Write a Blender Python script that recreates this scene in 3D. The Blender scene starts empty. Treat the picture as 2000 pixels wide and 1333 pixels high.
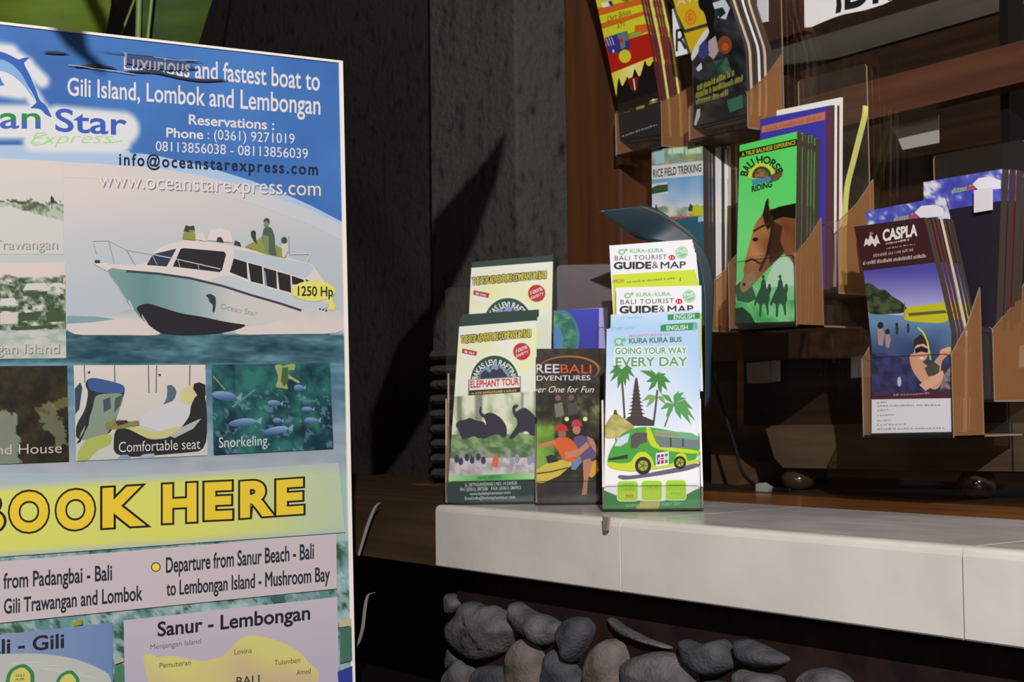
import bpy, bmesh, math, random
from mathutils import Vector, Matrix, noise
from mathutils.geometry import tessellate_polygon

random.seed(7)
scene = bpy.context.scene
COL = scene.collection

# ------------------------------------------------------------------ camera
# World axes: X runs along the shop front (towards the right), Y goes into the shop, Z is up.
F_PX, CX, CY = 2800.0, 1000.0, 666.5
UPC = Vector((-.0125, -1, .0487)).normalized()
WXC = Vector((.6033, -.0464, -.7964))
WXC = (WXC - UPC * WXC.dot(UPC)).normalized()
WYC = UPC.cross(WXC)
EYE = Vector((0, 0, 1.105))


def cam2world(v):
    v = Vector(v)
    return Vector((WXC.dot(v), WYC.dot(v), UPC.dot(v)))


def ray(px, py):
    return cam2world((px - CX, py - CY, F_PX))


cam_data = bpy.data.cameras.new('camera')
cam_data.sensor_width = 36
cam_data.lens = F_PX / 2000 * 36
cam_data.clip_start = .02
cam_data.dof.use_dof = True
cam_data.dof.focus_distance = 1.24
cam_data.dof.aperture_fstop = 16
cam = bpy.data.objects.new('camera', cam_data)
COL.objects.link(cam)
R, U, B = cam2world((1, 0, 0)), cam2world((0, -1, 0)), cam2world((0, 0, -1))
cam.matrix_world = Matrix(((R.x, U.x, B.x, EYE.x), (R.y, U.y, B.y, EYE.y), (R.z, U.z, B.z, EYE.z), (0, 0, 0, 1)))
scene.camera = cam

# ------------------------------------------------------------------ light and exposure
scene.view_settings.view_transform = 'Standard'
scene.view_settings.look = 'None'
scene.view_settings.gamma = 1
scene.view_settings.exposure = 0
world = bpy.data.worlds.new('night')
scene.world = world
world.use_nodes = True
world.node_tree.nodes['Background'].inputs[0].default_value = (1.0, .86, .74, 1)
world.node_tree.nodes['Background'].inputs[1].default_value = .04


def c2w(x, y, z):
    return EYE + cam2world((x, y, z))


LAMP = c2w(.1, -1.3, -1.3)


def spot(name, loc, target, power, angle, blend, size, color):
    d = bpy.data.lights.new(name, 'SPOT')
    d.energy = power
    d.spot_size = math.radians(angle)
    d.spot_blend = blend
    d.shadow_soft_size = size
    d.color = color
    o = bpy.data.objects.new(name, d)
    COL.objects.link(o)
    o.location = loc
    o.rotation_euler = (Vector(target) - Vector(loc)).to_track_quat('-Z', 'Y').to_euler()
    return o


spot('street_lamp_light', LAMP, c2w(.3, .2, 1.6), 392, 84, .75, .009, (1, .955, .93))
# unseen fill light, added to soften the shadows
spot('fill_light', c2w(-1.6, -1.1, -2.6), c2w(.3, .2, 1.7), 80, 50, .6, .35, (1, .93, .86))
# weak fill light added behind the glass to lift the interior
spot('shop_fill_light', (-.55, 1.62, 2.2), (-.6, 1.66, 1.0), 22, 150, .8, .15, (1, .72, .45))

# ------------------------------------------------------------------ helpers


def lin(c):
    return tuple((v / 255 / 12.92) if v / 255 <= .04045 else ((v / 255 + .055) / 1.055) ** 2.4 for v in c[:3])


def mix(a, b, t):
    t = max(0, min(1, t))
    return tuple(a[i] + (b[i] - a[i]) * t for i in range(3))


def nz(x, y, s=1, seed=0):
    return noise.noise(Vector((x * s, y * s, seed * 7.3)))


def fb(x, y, s=1, seed=0):
    return noise.fractal(Vector((x * s, y * s, seed * 7.3)), .6, 2.1, 4)


def principled(name, color, rough=.5, spec=.4, metal=0):
    m = bpy.data.materials.new(name)
    m.use_nodes = True
    b = m.node_tree.nodes['Principled BSDF']
    b.inputs['Base Color'].default_value = (*color, 1)
    b.inputs['Roughness'].default_value = rough
    b.inputs['Specular IOR Level'].default_value = spec
    b.inputs['Metallic'].default_value = metal
    return m


def noisy(name, c1, c2, scale=(8, 8, 8), rough=.6, spec=.3, detail=6, bump=0, bscale=60, lo=.35, hi=.65):
    m = principled(name, c1, rough, spec)
    nt = m.node_tree
    n, l = nt.nodes, nt.links
    b = n['Principled BSDF']
    tc = n.new('ShaderNodeTexCoord')
    mp = n.new('ShaderNodeMapping')
    mp.inputs['Scale'].default_value = scale
    tx = n.new('ShaderNodeTexNoise')
    tx.inputs['Scale'].default_value = 1
    tx.inputs['Detail'].default_value = detail
    rp = n.new('ShaderNodeValToRGB')
    rp.color_ramp.elements[0].position = lo
    rp.color_ramp.elements[1].position = hi
    rp.color_ramp.elements[0].color = (*c1, 1)
    rp.color_ramp.elements[1].color = (*c2, 1)
    l.new(tc.outputs['Object'], mp.inputs[0])
    l.new(mp.outputs[0], tx.inputs['Vector'])
    l.new(tx.outputs['Fac'], rp.inputs[0])
    l.new(rp.outputs[0], b.inputs['Base Color'])
    if bump:
        t2 = n.new('ShaderNodeTexNoise')
        t2.inputs['Scale'].default_value = bscale
        t2.inputs['Detail'].default_value = 5
        bp = n.new('ShaderNodeBump')
        bp.inputs['Strength'].default_value = bump
        bp.inputs['Distance'].default_value = .01
        l.new(tc.outputs['Object'], t2.inputs['Vector'])
        l.new(t2.outputs['Fac'], bp.inputs['Height'])
        l.new(bp.outputs[0], b.inputs['Normal'])
    return m


def printed(name, rough, spec):
    m = principled(name, (.8, .8, .8), rough, spec)
    nt = m.node_tree
    a = nt.nodes.new('ShaderNodeAttribute')
    a.attribute_name = 'ink'
    nt.links.new(a.outputs['Color'], nt.nodes['Principled BSDF'].inputs['Base Color'])
    return m


def clear(name, tint, gloss_rough=.05, body=0, body_col=(.5, .3, .15)):
    """thin transparent plastic or glass: see-through, with fresnel gloss and, if asked, some milky body"""
    m = bpy.data.materials.new(name)
    m.use_nodes = True
    nt = m.node_tree
    n, l = nt.nodes, nt.links
    n.clear()
    out = n.new('ShaderNodeOutputMaterial')
    tr = n.new('ShaderNodeBsdfTransparent')
    tr.inputs[0].default_value = (*tint, 1)
    gl = n.new('ShaderNodeBsdfGlossy')
    gl.inputs['Roughness'].default_value = gloss_rough
    lw = n.new('ShaderNodeLayerWeight')
    lw.inputs['Blend'].default_value = .5
    pw = n.new('ShaderNodeMath')
    pw.operation = 'POWER'
    pw.inputs[1].default_value = 5
    ma = n.new('ShaderNodeMath')
    ma.operation = 'MULTIPLY_ADD'
    ma.inputs[1].default_value = .9
    ma.inputs[2].default_value = .022
    mx = n.new('ShaderNodeMixShader')
    l.new(lw.outputs['Facing'], pw.inputs[0])
    l.new(pw.outputs[0], ma.inputs[0])
    l.new(ma.outputs[0], mx.inputs[0])
    src = tr
    if body:
        df = n.new('ShaderNodeBsdfDiffuse')
        df.inputs[0].default_value = (*body_col, 1)
        m2 = n.new('ShaderNodeMixShader')
        m2.inputs[0].default_value = body
        l.new(tr.outputs[0], m2.inputs[1])
        l.new(df.outputs[0], m2.inputs[2])
        src = m2
    l.new(src.outputs[0], mx.inputs[1])
    l.new(gl.outputs[0], mx.inputs[2])
    l.new(mx.outputs[0], out.inputs[0])
    return m


M = dict(
    paper=printed('printed_paper', .5, .18),
    vinyl=printed('printed_vinyl', .5, .25),
    white_edge=principled('white_board_edge', (.72, .68, .64), .6),
    board_back=principled('board_back', (.25, .22, .2), .7),
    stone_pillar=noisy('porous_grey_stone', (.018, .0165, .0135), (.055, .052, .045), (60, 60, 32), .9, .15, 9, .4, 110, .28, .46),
    recess=noisy('shaded_porous_stone', (.008, .0072, .0056), (.026, .024, .0195), (60, 60, 32), .9, .15, 9, .4, 110, .28, .46),  # pillar stone darkened: the recess's shade is put into its colour
    wall_dark=noisy('dark_plaster', (.022, .02, .016), (.04, .037, .03), (9, 9, 9), .9, .1),
    wood_red=noisy('red_brown_wood', (.06, .021, .008), (.10, .034, .012), (40, 40, 3), .5, .3),
    wood_red_h=noisy('red_brown_wood_rail', (.095, .038, .02), (.16, .062, .034), (3, 40, 50), .5, .3),
    wood_dark=noisy('dark_brown_wood', (.022, .012, .006), (.045, .023, .011), (3, 40, 60), .5, .3),
    wood_mid=noisy('mid_brown_wood', (.075, .043, .02), (.115, .066, .032), (4, 40, 60), .5, .3),
    wood_fascia=noisy('dark_brown_fascia_wood', (.04, .024, .012), (.07, .042, .02), (4, 40, 60), .5, .3),
    wood_orange=noisy('polished_orange_wood', (.16, .06, .015), (.30, .115, .03), (5, 60, 60), .22, .5),
    reflection_grey=noisy('grey_reflection', (.085, .075, .063), (.12, .107, .09), (4, 40, 40), .7, .2),  # tone of the reflection built as a band behind the glass
    apron=noisy('olive_brown_wood', (.07, .05, .028), (.11, .08, .045), (5, 40, 60), .5, .3),
    black=principled('black_matt', (.006, .005, .005), .6, .2),
    tile=noisy('cream_tile', (.60, .57, .52), (.67, .64, .59), (14, 14, 14), .38, .4, 8, .025, 80),
    tile_top=noisy('grey_white_tile', (.40, .39, .40), (.52, .51, .52), (14, 30, 14), .22, .5),
    grout=principled('dark_grout', (.10, .08, .055), .9),
    mortar=noisy('dark_red_mortar', (.011, .006, .005), (.024, .012, .010), (30, 30, 30), .95, .1),
    stone=noisy('grey_river_stone', (.045, .043, .045), (.15, .144, .147), (40, 40, 40), .9, .15, 9, .35, 260, .3, .68),
    stone_b=noisy('warm_grey_river_stone', (.07, .056, .05), (.18, .15, .14), (34, 34, 34), .9, .15, 9, .35, 260, .3, .68),
    stone_c=noisy('dark_river_stone', (.03, .031, .036), (.09, .09, .1), (36, 36, 36), .9, .15, 9, .35, 260, .3, .68),
    glass=clear('window_glass', (.95, .95, .945), .01),
    acrylic=clear('clear_acrylic', (.965, .965, .96), .06, .012, (.7, .66, .6)),
    acrylic_smudged=clear('smudged_acrylic', (.75, .74, .75), .25, .3, (.16, .13, .16)),
    acrylic_side=clear('acrylic_warm_reflection', (.93, .88, .80), .1, .3, (.50, .24, .10)),  # warm reflection on the sides painted in as amber tint and body
    acrylic_edge=principled('frosted_acrylic_edge', (.26, .19, .14), .3, .6),
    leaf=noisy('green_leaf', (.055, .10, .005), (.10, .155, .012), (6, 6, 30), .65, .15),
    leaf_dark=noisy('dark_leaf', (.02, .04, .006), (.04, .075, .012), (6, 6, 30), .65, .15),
    stalk=principled('pale_green_stalk', (.16, .24, .06), .5),
    pale=principled('pale_plastic', (.42, .41, .38), .5),
    pale_dim=principled('grey_paper', (.5, .48, .45), .7),
    bun=principled('dark_polished_wood', (.05, .03, .017), .12, .7),
    teal=principled('dark_teal_gloss_paper', (.013, .032, .045), .4, .4),
    kraft=principled('cut_paper_edges', (.55, .45, .34), .8),
    edge_dark=principled('dark_page_edges', (.05, .035, .028), .6),
    edge_white=principled('white_page_edges', (.75, .73, .74), .6),
    edge_maroon=principled('maroon_page_edges', (.10, .02, .025), .6),
    edge_yellow=principled('yellow_page_edges', (.62, .66, .18), .6),
    glint=principled('pale_glint', (.38, .36, .33), .5),
    floor=noisy('dark_floor', (.03, .026, .022), (.06, .052, .045), (5, 5, 5), .6, .2),
)


def tag(o, label=None, cat=None, group=None, kind=None):
    for k, v in (('label', label), ('category', cat), ('group', group), ('kind', kind)):
        if v:
            o[k] = v
    return o


def link(name, me, parent=None, loc=None):
    o = bpy.data.objects.new(name, me)
    COL.objects.link(o)
    if parent:
        o.parent = parent
    if loc is not None:
        o.location = loc
    return o


def empty(name, loc, label, cat, group=None):
    o = bpy.data.objects.new(name, None)
    COL.objects.link(o)
    o.location = loc
    o.empty_display_size = .05
    return tag(o, label, cat, group)


def base_of(vs):
    c = sum((Vector(v) for v in vs), Vector()) / len(vs)
    c.z = min(v[2] for v in vs)
    return c


def mesh_obj(name, verts, faces, mat, parent=None, smooth=False, mats=None, fmat=None, origin=None):
    """verts are world points; the object's origin is put at the base of the mesh (or kept on the parent)"""
    off = Vector(origin) if origin is not None else base_of(verts)
    if parent:
        off, up_ = Vector(), parent
        while up_:
            off += up_.location
            up_ = up_.parent
    me = bpy.data.meshes.new(name)
    me.from_pydata([tuple(Vector(v) - off) for v in verts], [], faces)
    for m in (mats or [mat]):
        me.materials.append(m)
    if fmat:
        for p, i in zip(me.polygons, fmat):
            p.material_index = i
    if smooth:
        for p in me.polygons:
            p.use_smooth = True
    bm = bmesh.new()
    bm.from_mesh(me)
    bmesh.ops.recalc_face_normals(bm, faces=bm.faces)
    bm.to_mesh(me)
    bm.free()
    o = link(name, me, parent, None if parent else off)
    return o


def box(name, x, y, z, mat, parent=None, bevel=0, seg=2):
    vs = [Vector((a, b, c)) for c in z for b in y for a in x]
    fs = [(0, 1, 3, 2), (4, 6, 7, 5), (0, 4, 5, 1), (2, 3, 7, 6), (0, 2, 6, 4), (1, 5, 7, 3)]
    o = mesh_obj(name, vs, fs, mat, parent)
    if bevel:
        b = o.modifiers.new('bevel', 'BEVEL')
        b.width = bevel
        b.segments = seg
    return o


def tube(name, pts, r, mat, parent=None, n=8, taper=None):
    vs, fs = [], []
    pts = [Vector(p) for p in pts]
    up = Vector((0.3, 0.9, 0.2)).normalized()
    for i, p in enumerate(pts):
        t = (pts[min(i + 1, len(pts) - 1)] - pts[max(i - 1, 0)]).normalized()
        a = t.cross(up).normalized()
        b = t.cross(a)
        rr = r * (taper(i / (len(pts) - 1)) if taper else 1)
        for k in range(n):
            th = 2 * math.pi * k / n
            vs.append(p + a * rr * math.cos(th) + b * rr * math.sin(th))
    for i in range(len(pts) - 1):
        for k in range(n):
            fs.append((i * n + k, i * n + (k + 1) % n, (i + 1) * n + (k + 1) % n, (i + 1) * n + k))
    fs.append(tuple(range(n)))
    fs.append(tuple((len(pts) - 1) * n + k for k in range(n)))
    return mesh_obj(name, vs, fs, mat, parent, smooth=True)


def smooth_path(pts, k=6):
    pts = [Vector(p) for p in pts]
    out = []
    for i in range(len(pts) - 1):
        p0, p1, p2, p3 = pts[max(i - 1, 0)], pts[i], pts[i + 1], pts[min(i + 2, len(pts) - 1)]
        for j in range(k):
            t = j / k
            out.append(.5 * ((2 * p1) + (p2 - p0) * t + (2 * p0 - 5 * p1 + 4 * p2 - p3) * t * t + (3 * p1 - p0 - 3 * p2 + p3) * t ** 3))
    out.append(pts[-1])
    return out


class Frame:
    """a place to build in: a = along ux, d = depth along uy, c = height along uz"""

    def __init__(s, o, ux, uy, uz):
        s.o, s.ux, s.uy, s.uz = Vector(o), Vector(ux), Vector(uy), Vector(uz)

    def pt(s, a, d, c):
        return s.o + s.ux * a + s.uy * d + s.uz * c

    def hit(s, px, py, d):
        r = ray(px, py)
        t = ((s.o - EYE).dot(s.uy) + d) / r.dot(s.uy)
        p = EYE + r * t - s.o
        return p.dot(s.ux), p.dot(s.uz)

    def at(s, px, py, d):
        a, c = s.hit(px, py, d)
        return s.pt(a, d, c)


WALL = Frame((0, 0, 1.0), (1, 0, 0), (0, 1, 0), (0, 0, 1))      # counter top is height 0 here


def facing(px, py, yaw=0):
    """a frame standing on the counter top at that spot, turned towards the street"""
    r = ray(px, py)
    t = (1.0 - EYE.z) / r.z
    o = EYE + r * t
    f = Vector((r.x, r.y, 0)).normalized()
    f = Matrix.Rotation(math.radians(yaw), 3, 'Z') @ f
    return Frame(o, (f.y, -f.x, 0), f, (0, 0, 1))


class Surf:
    """a sheet standing in a frame: depth d0 at height c0, leaning, with an optional bend above c1"""

    def __init__(s, fr, d0, lean=0, c0=0, bend=0, c1=0, twist=0):
        s.fr, s.d0, s.lean, s.c0, s.bend, s.c1, s.twist = fr, d0, lean, c0, bend, c1, twist

    def depth(s, a, c):
        return s.d0 + s.lean * (c - s.c0) + s.bend * max(0, c - s.c1) ** 2 + s.twist * a

    def P(s, px, py, off=0):
        d = s.d0
        for _ in range(12 if (s.bend or s.lean or s.twist) else 1):
            a, c = s.fr.hit(px, py, d)
            d = s.depth(a, c)
        a, c = s.fr.hit(px, py, d)
        return s.fr.pt(a, d - off, c)


def clip_poly(poly, clip):
    out = poly
    n = len(clip)
    for i in range(n):
        (ax, ay), (bx, by) = clip[i], clip[(i + 1) % n]
        inp, out = out, []
        if not inp:
            return []
        ex, ey = bx - ax, by - ay
        side = [ex * (p[1] - ay) - ey * (p[0] - ax) for p in inp]
        for j in range(len(inp)):
            p, q, sp, sq = inp[j], inp[(j + 1) % len(inp)], side[j], side[(j + 1) % len(inp)]
            if sp >= 0:
                out.append(p)
            if (sp > 0 and sq < 0) or (sp < 0 and sq > 0):
                t = sp / (sp - sq)
                out.append((p[0] + (q[0] - p[0]) * t, p[1] + (q[1] - p[1]) * t))
    return out


def orient(poly):
    a = sum(poly[i][0] * poly[(i + 1) % len(poly)][1] - poly[(i + 1) % len(poly)][0] * poly[i][1] for i in range(len(poly)))
    return poly if a > 0 else poly[::-1]


def tess(poly):
    t = tessellate_polygon([[Vector((p[0], p[1], 0)) for p in poly]])
    return [[poly[i] for i in f] for f in t]


_font_cache = {}


def glyphs(s, offset=0, space=1):
    k = (s, round(offset, 4), space)
    if k in _font_cache:
        return _font_cache[k]
    cu = bpy.data.curves.new('txt', 'FONT')
    cu.body = s
    cu.offset = offset
    cu.space_character = space
    cu.resolution_u = 5
    ob = bpy.data.objects.new('txt', cu)
    COL.objects.link(ob)
    dg = bpy.context.evaluated_depsgraph_get()
    dg.update()
    me = bpy.data.meshes.new_from_object(ob.evaluated_get(dg))
    vs = [(v.co.x, v.co.y) for v in me.vertices]
    fs = [[vs[i] for i in p.vertices] for p in me.polygons]
    bb = (min(v[0] for v in vs), max(v[0] for v in vs)) if vs else (0, 1)
    bpy.data.objects.remove(ob)
    bpy.data.curves.remove(cu)
    bpy.data.meshes.remove(me)
    _font_cache[k] = (fs, bb)
    return _font_cache[k]


_h = glyphs('H')[0]
CAP = max(v[1] for f in _h for v in f)


class Art:
    """flat print on a sheet: shapes are laid one above the other, a few hundredths of a millimetre apart"""

    def __init__(s, surf, E, clip=None, cell=0, start=.0002, step=1.0e-5):
        s.surf, s.E, s.clip, s.cell = surf, E, (orient(clip) if clip else None), cell
        s.off, s.step = start, step
        s.v, s.f, s.c = [], [], []
        s.bands = None

    def ink(s, c):
        l = lin(c)
        return (min(l[0] / s.E[0], .92), min(l[1] / s.E[1], .92), min(l[2] / s.E[2], .92), 1)

    def up(s, n=1):
        s.off += s.step * n

    def face(s, pts, col):
        b = len(s.v)
        for p in pts:
            s.v.append(s.surf.P(p[0], p[1], s.off))
        s.f.append(tuple(range(b, b + len(pts))))
        s.c.extend([s.ink(col(p[0], p[1]) if callable(col) else col) for p in pts])

    def tri(s, t, col, cell=0, clip=None):
        p = orient(list(t))
        if s.bands:
            lo, hi = min(q[1] for q in p), max(q[1] for q in p)
            bands, s.bands = s.bands, None
            for b, b0, b1 in bands:
                if b1 >= lo and b0 <= hi:
                    c = clip_poly(p, b)
                    if len(c) >= 3:
                        s.tri(c, col, cell, clip)
            s.bands = bands
            return
        if s.clip:
            p = clip_poly(p, s.clip)
        if clip and p:
            p = clip_poly(p, clip)
        if len(p) < 3:
            return
        cell = cell or s.cell
        if not cell:
            s.face(p, col)
            return
        y0, y1 = min(q[1] for q in p), max(q[1] for q in p)
        x0, x1 = min(q[0] for q in p), max(q[0] for q in p)
        for j in range(int(y0 // cell), int(y1 // cell) + 1):
            row = clip_poly(p, [(x0 - 9, j * cell), (x1 + 9, j * cell), (x1 + 9, (j + 1) * cell), (x0 - 9, (j + 1) * cell)])
            if len(row) < 3:
                continue
            if not callable(col):
                s.face(row, col)
                continue
            a, b = min(q[0] for q in row), max(q[0] for q in row)
            for i in range(int(a // cell), int(b // cell) + 1):
                c = clip_poly(row, [(i * cell, y0 - 9), ((i + 1) * cell, y0 - 9), ((i + 1) * cell, y1 + 9), (i * cell, y1 + 9)])
                if len(c) >= 3:
                    s.face(c, col)

    def poly(s, pts, col, cell=0, up=1):
        if up:
            s.up()
        if callable(col) and not cell:
            cell = 10
        if 8 <= len(pts) <= 60:
            for _ in range(2):
                n = len(pts)
                pts = [p for i in range(n) for p in ((pts[i][0] * .8 + pts[(i + 1) % n][0] * .2, pts[i][1] * .8 + pts[(i + 1) % n][1] * .2),
                                                     (pts[i][0] * .2 + pts[(i + 1) % n][0] * .8, pts[i][1] * .2 + pts[(i + 1) % n][1] * .8))]
        for t in (tess(pts) if len(pts) > 3 else [pts]):
            s.tri(t, col, cell)

    def ell(s, cx, cy, rx, ry, col, n=20, up=1, a0=0, a1=2 * math.pi):
        s.poly([(cx + rx * math.cos(a0 + (a1 - a0) * i / n), cy + ry * math.sin(a0 + (a1 - a0) * i / n)) for i in range(n if a1 - a0 > 6.28 else n + 1)], col, up=up)

    def rrect(s, x0, y0, x1, y1, r, col, sk=0):
        pts = []
        for cx, cy, a in ((x1 - r, y1 - r, 0), (x0 + r, y1 - r, 1), (x0 + r, y0 + r, 2), (x1 - r, y0 + r, 3)):
            for k in range(5):
                th = (a + k / 4) * math.pi / 2
                x = cx + r * math.cos(th)
                pts.append((x, cy + r * math.sin(th) + sk * (x - x0)))
        s.poly(pts, col)

    def line(s, pts, w, col, up=1):
        if up:
            s.up()
        for (ax, ay), (bx, by) in zip(pts, pts[1:]):
            dx, dy = bx - ax, by - ay
            l = math.hypot(dx, dy) or 1
            nx, ny = -dy / l * w / 2, dx / l * w / 2
            q = [(ax + nx, ay + ny), (bx + nx, by + ny), (bx - nx, by - ny), (ax - nx, ay - ny)]
            s.tri(q[:3], col)
            s.tri([q[0], q[2], q[3]], col)

    def quad(s, tl, tr, br, bl, fn, nx, ny):
        """a picture: colour by fn(u, v) over a four-cornered patch"""
        s.up()
        def pos(u, v):
            return tuple((tl[i] * (1 - u) + tr[i] * u) * (1 - v) + (bl[i] * (1 - u) + br[i] * u) * v for i in (0, 1))
        cl = {}
        def colr(i, j):
            if (i, j) not in cl:
                cl[i, j] = s.ink(fn(i / nx, j / ny))
            return cl[i, j]
        for j in range(ny):
            for i in range(nx):
                pts = [pos((i + a) / nx, (j + b) / ny) for a, b in ((0, 0), (1, 0), (1, 1), (0, 1))]
                cs = [colr(i + a, j + b) for a, b in ((0, 0), (1, 0), (1, 1), (0, 1))]
                inside = True
                if s.clip:
                    n = len(s.clip)
                    for k in range(n):
                        (ax, ay), (bx, by) = s.clip[k], s.clip[(k + 1) % n]
                        if any((bx - ax) * (p[1] - ay) - (by - ay) * (p[0] - ax) < -.01 for p in pts):
                            inside = False
                            break
                if inside:
                    b = len(s.v)
                    s.v.extend(s.surf.P(p[0], p[1], s.off) for p in pts)
                    s.f.append((b, b + 1, b + 2, b + 3))
                    s.c.extend(cs)
                else:
                    q = clip_poly(orient(pts), s.clip)
                    if len(q) >= 3:
                        b = len(s.v)
                        s.v.extend(s.surf.P(p[0], p[1], s.off) for p in q)
                        s.f.append(tuple(range(b, b + len(q))))
                        s.c.extend([cs[0]] * len(q))

    def text(s, t, x0, y0, x1, y1, h, col, bold=0, shear=0, h1=None, space=1, clip=None, arc=None, halo=0, dx=0, dy=0):
        """letters from baseline start to baseline end, capitals h tall; arc = (cx, cy, r, a0, a1) bends the line"""
        if halo:                    # a thick even rim: the same letters printed around a small circle
            for k in range(10 if halo > 2.5 else 8):
                th = 2 * math.pi * k / (10 if halo > 2.5 else 8)
                s.text(t, x0, y0, x1, y1, h, col, bold, shear, h1, space, clip, arc, 0, halo * math.cos(th), halo * math.sin(th))
            s.text(t, x0, y0, x1, y1, h, col, bold, shear, h1, space, clip, arc)
            return
        if 'M' in t and bold > 0:
            s.text(t, x0, y0, x1, y1, h, col, 0, shear, h1, space, clip, arc, bold * h * .9, dx, dy)
            return
        s.up(.5 if dx or dy else 1)
        fs, _ = glyphs(t, bold, space)
        bb = glyphs(t, 0, space)[1]
        w = (bb[1] - bb[0]) or 1
        if clip:
            clip = orient(clip)
        h1 = h if h1 is None else h1
        for f in fs:
            q = []
            for (tx, ty) in f:
                fx, fy = (tx - bb[0]) / w, ty / CAP
                hh = h + (h1 - h) * fx
                if arc:
                    cx, cy, r, a0, a1 = arc
                    a = math.radians(a0 + (a1 - a0) * fx)
                    q.append((cx + (r + hh * fy) * math.cos(a) + dx, cy - (r + hh * fy) * math.sin(a) + dy))
                else:
                    q.append((x0 + (x1 - x0) * fx + shear * fy * hh + dx, y0 + (y1 - y0) * fx - hh * fy + dy))
            for tr in ([q] if len(q) == 3 else tess(q)):
                s.tri(tr, col, 0, clip)

    def into(s, vs, fs, fm, cols, mi):
        b = len(vs)
        vs.extend(s.v)
        fs.extend(tuple(i + b for i in f) for f in s.f)
        fm.extend([mi] * len(s.f))
        cols.extend(s.c)


def poly_at(line, t):
    """point along a top-to-bottom polyline at fraction t of its height"""
    y = line[0][1] + (line[-1][1] - line[0][1]) * t
    for (ax, ay), (bx, by) in zip(line, line[1:]):
        if ay <= y <= by or (bx, by) == line[-1]:
            k = (y - ay) / (by - ay) if by != ay else 0
            return (ax + (bx - ax) * k, y)
    return line[-1]


def sheet(name, surf, left, right, draw, E=(.9, .9, .95), thick=.0012, edge='edge_white', base=(230, 230, 235), nx=2, ny=16,
          clip=True, parent=None, cell=0, paper='paper', back=None, edge_right=None):
    """one printed leaflet as one mesh: front print, paper edges and back"""
    cl = None
    if clip:
        cl = [left[0], right[0]] + list(right[1:]) + list(left[::-1][:-1]) if clip is True else clip
    art = Art(surf, E, cl, cell)
    if callable(base):
        fn = base
    else:
        fn = lambda u, v: base
    # base print follows the outline
    cache = {}
    def pos(u, v):
        a, b = poly_at(left, v), poly_at(right, v)
        return (a[0] * (1 - u) + b[0] * u, a[1] * (1 - u) + b[1] * u)
    for j in range(ny):
        for i in range(nx):
            cs = ((i, j), (i + 1, j), (i + 1, j + 1), (i, j + 1))
            b0 = len(art.v)
            art.v.extend(surf.P(*pos(a / nx, b / ny), art.off) for a, b in cs)
            art.f.append((b0, b0 + 1, b0 + 2, b0 + 3))
            art.c.extend(art.ink(fn(a / nx, b / ny)) for a, b in cs)
    if not clip:
        bn_ = []
        for j in range(ny):
            q = orient([pos(0, j / ny), pos(1, j / ny), pos(1, (j + 1) / ny), pos(0, (j + 1) / ny)])
            bn_.append((q, min(p[1] for p in q), max(p[1] for p in q)))
        art.bands = bn_
    art.up(2)
    if draw:
        draw(art)
    vs, fs, fm, cols = [], [], [], []
    for o in (0, -thick):
        for j in range(ny + 1):
            for i in range(nx + 1):
                vs.append(surf.P(*pos(i / nx, j / ny), 0) + surf.fr.uy * (-o))
    n1 = (nx + 1) * (ny + 1)
    idx = lambda i, j, k: k * n1 + j * (nx + 1) + i
    for k in (0, 1):
        for j in range(ny):
            for i in range(nx):
                fs.append((idx(i, j, k), idx(i + 1, j, k), idx(i + 1, j + 1, k), idx(i, j + 1, k)))
                fm.append(1 if k == 0 else 2)
    for j in range(ny):
        for i in (0, nx):
            fs.append((idx(i, j, 0), idx(i, j + 1, 0), idx(i, j + 1, 1), idx(i, j, 1)))
            fm.append(3 if i == nx and edge_right else 1)
    for i in range(nx):
        for j in (0, ny):
            fs.append((idx(i, j, 0), idx(i + 1, j, 0), idx(i + 1, j, 1), idx(i, j, 1)))
            fm.append(1)
    cols.extend([(.7, .7, .7, 1)] * sum(len(f) for f in fs))
    art.into(vs, fs, fm, cols, 0)
    org = (surf.P(*left[-1]) + surf.P(*right[-1])) / 2
    off = Vector(parent.location) if parent else org
    me = bpy.data.meshes.new(name)
    me.from_pydata([tuple(v - off) for v in vs], [], fs)
    for m in (M[paper], M[edge], M[back or edge], M[edge_right or edge]):
        me.materials.append(m)
    me.polygons.foreach_set('material_index', fm)
    ca = me.color_attributes.new('ink', 'FLOAT_COLOR', 'CORNER')
    flat = [x for c in cols for x in c]
    ca.data.foreach_set('color', flat)
    return link(name, me, parent, None if parent else off)

# ------------------------------------------------------------------ the setting
YF, YS, YG = .907, 1.165, 1.30          # counter front, wooden sill, window glass
TOP = 1.0


def struct(o):
    o['kind'] = 'structure'
    return o


def wx(px, py, y):
    return WALL.at(px, py, y)


struct(box('floor', (-5, 3), (-1.5, 3.2), (-.05, 0), M['floor']))
struct(box('ceiling', (-5, 3), (-1.5, 3.2), (2.9, 2.95), M['wall_dark']))
struct(box('wall_back', (-5, 3), (3.1, 3.2), (0, 2.9), M['wall_dark']))
struct(box('wall_left', (-5.1, -5), (-1.5, 3.2), (0, 2.9), M['wall_dark']))
xa, xb = wx(842, 500, 1.175).x, wx(1011, 500, 1.175).x
pillar = struct(box('wall_pillar', (xa, xb), (1.175, 1.42), (0, 2.9), M['stone_pillar'], bevel=.004))
struct(box('wall_recess', (-5, xa + .02), (1.34, 1.44), (0, 2.9), M['recess']))
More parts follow.
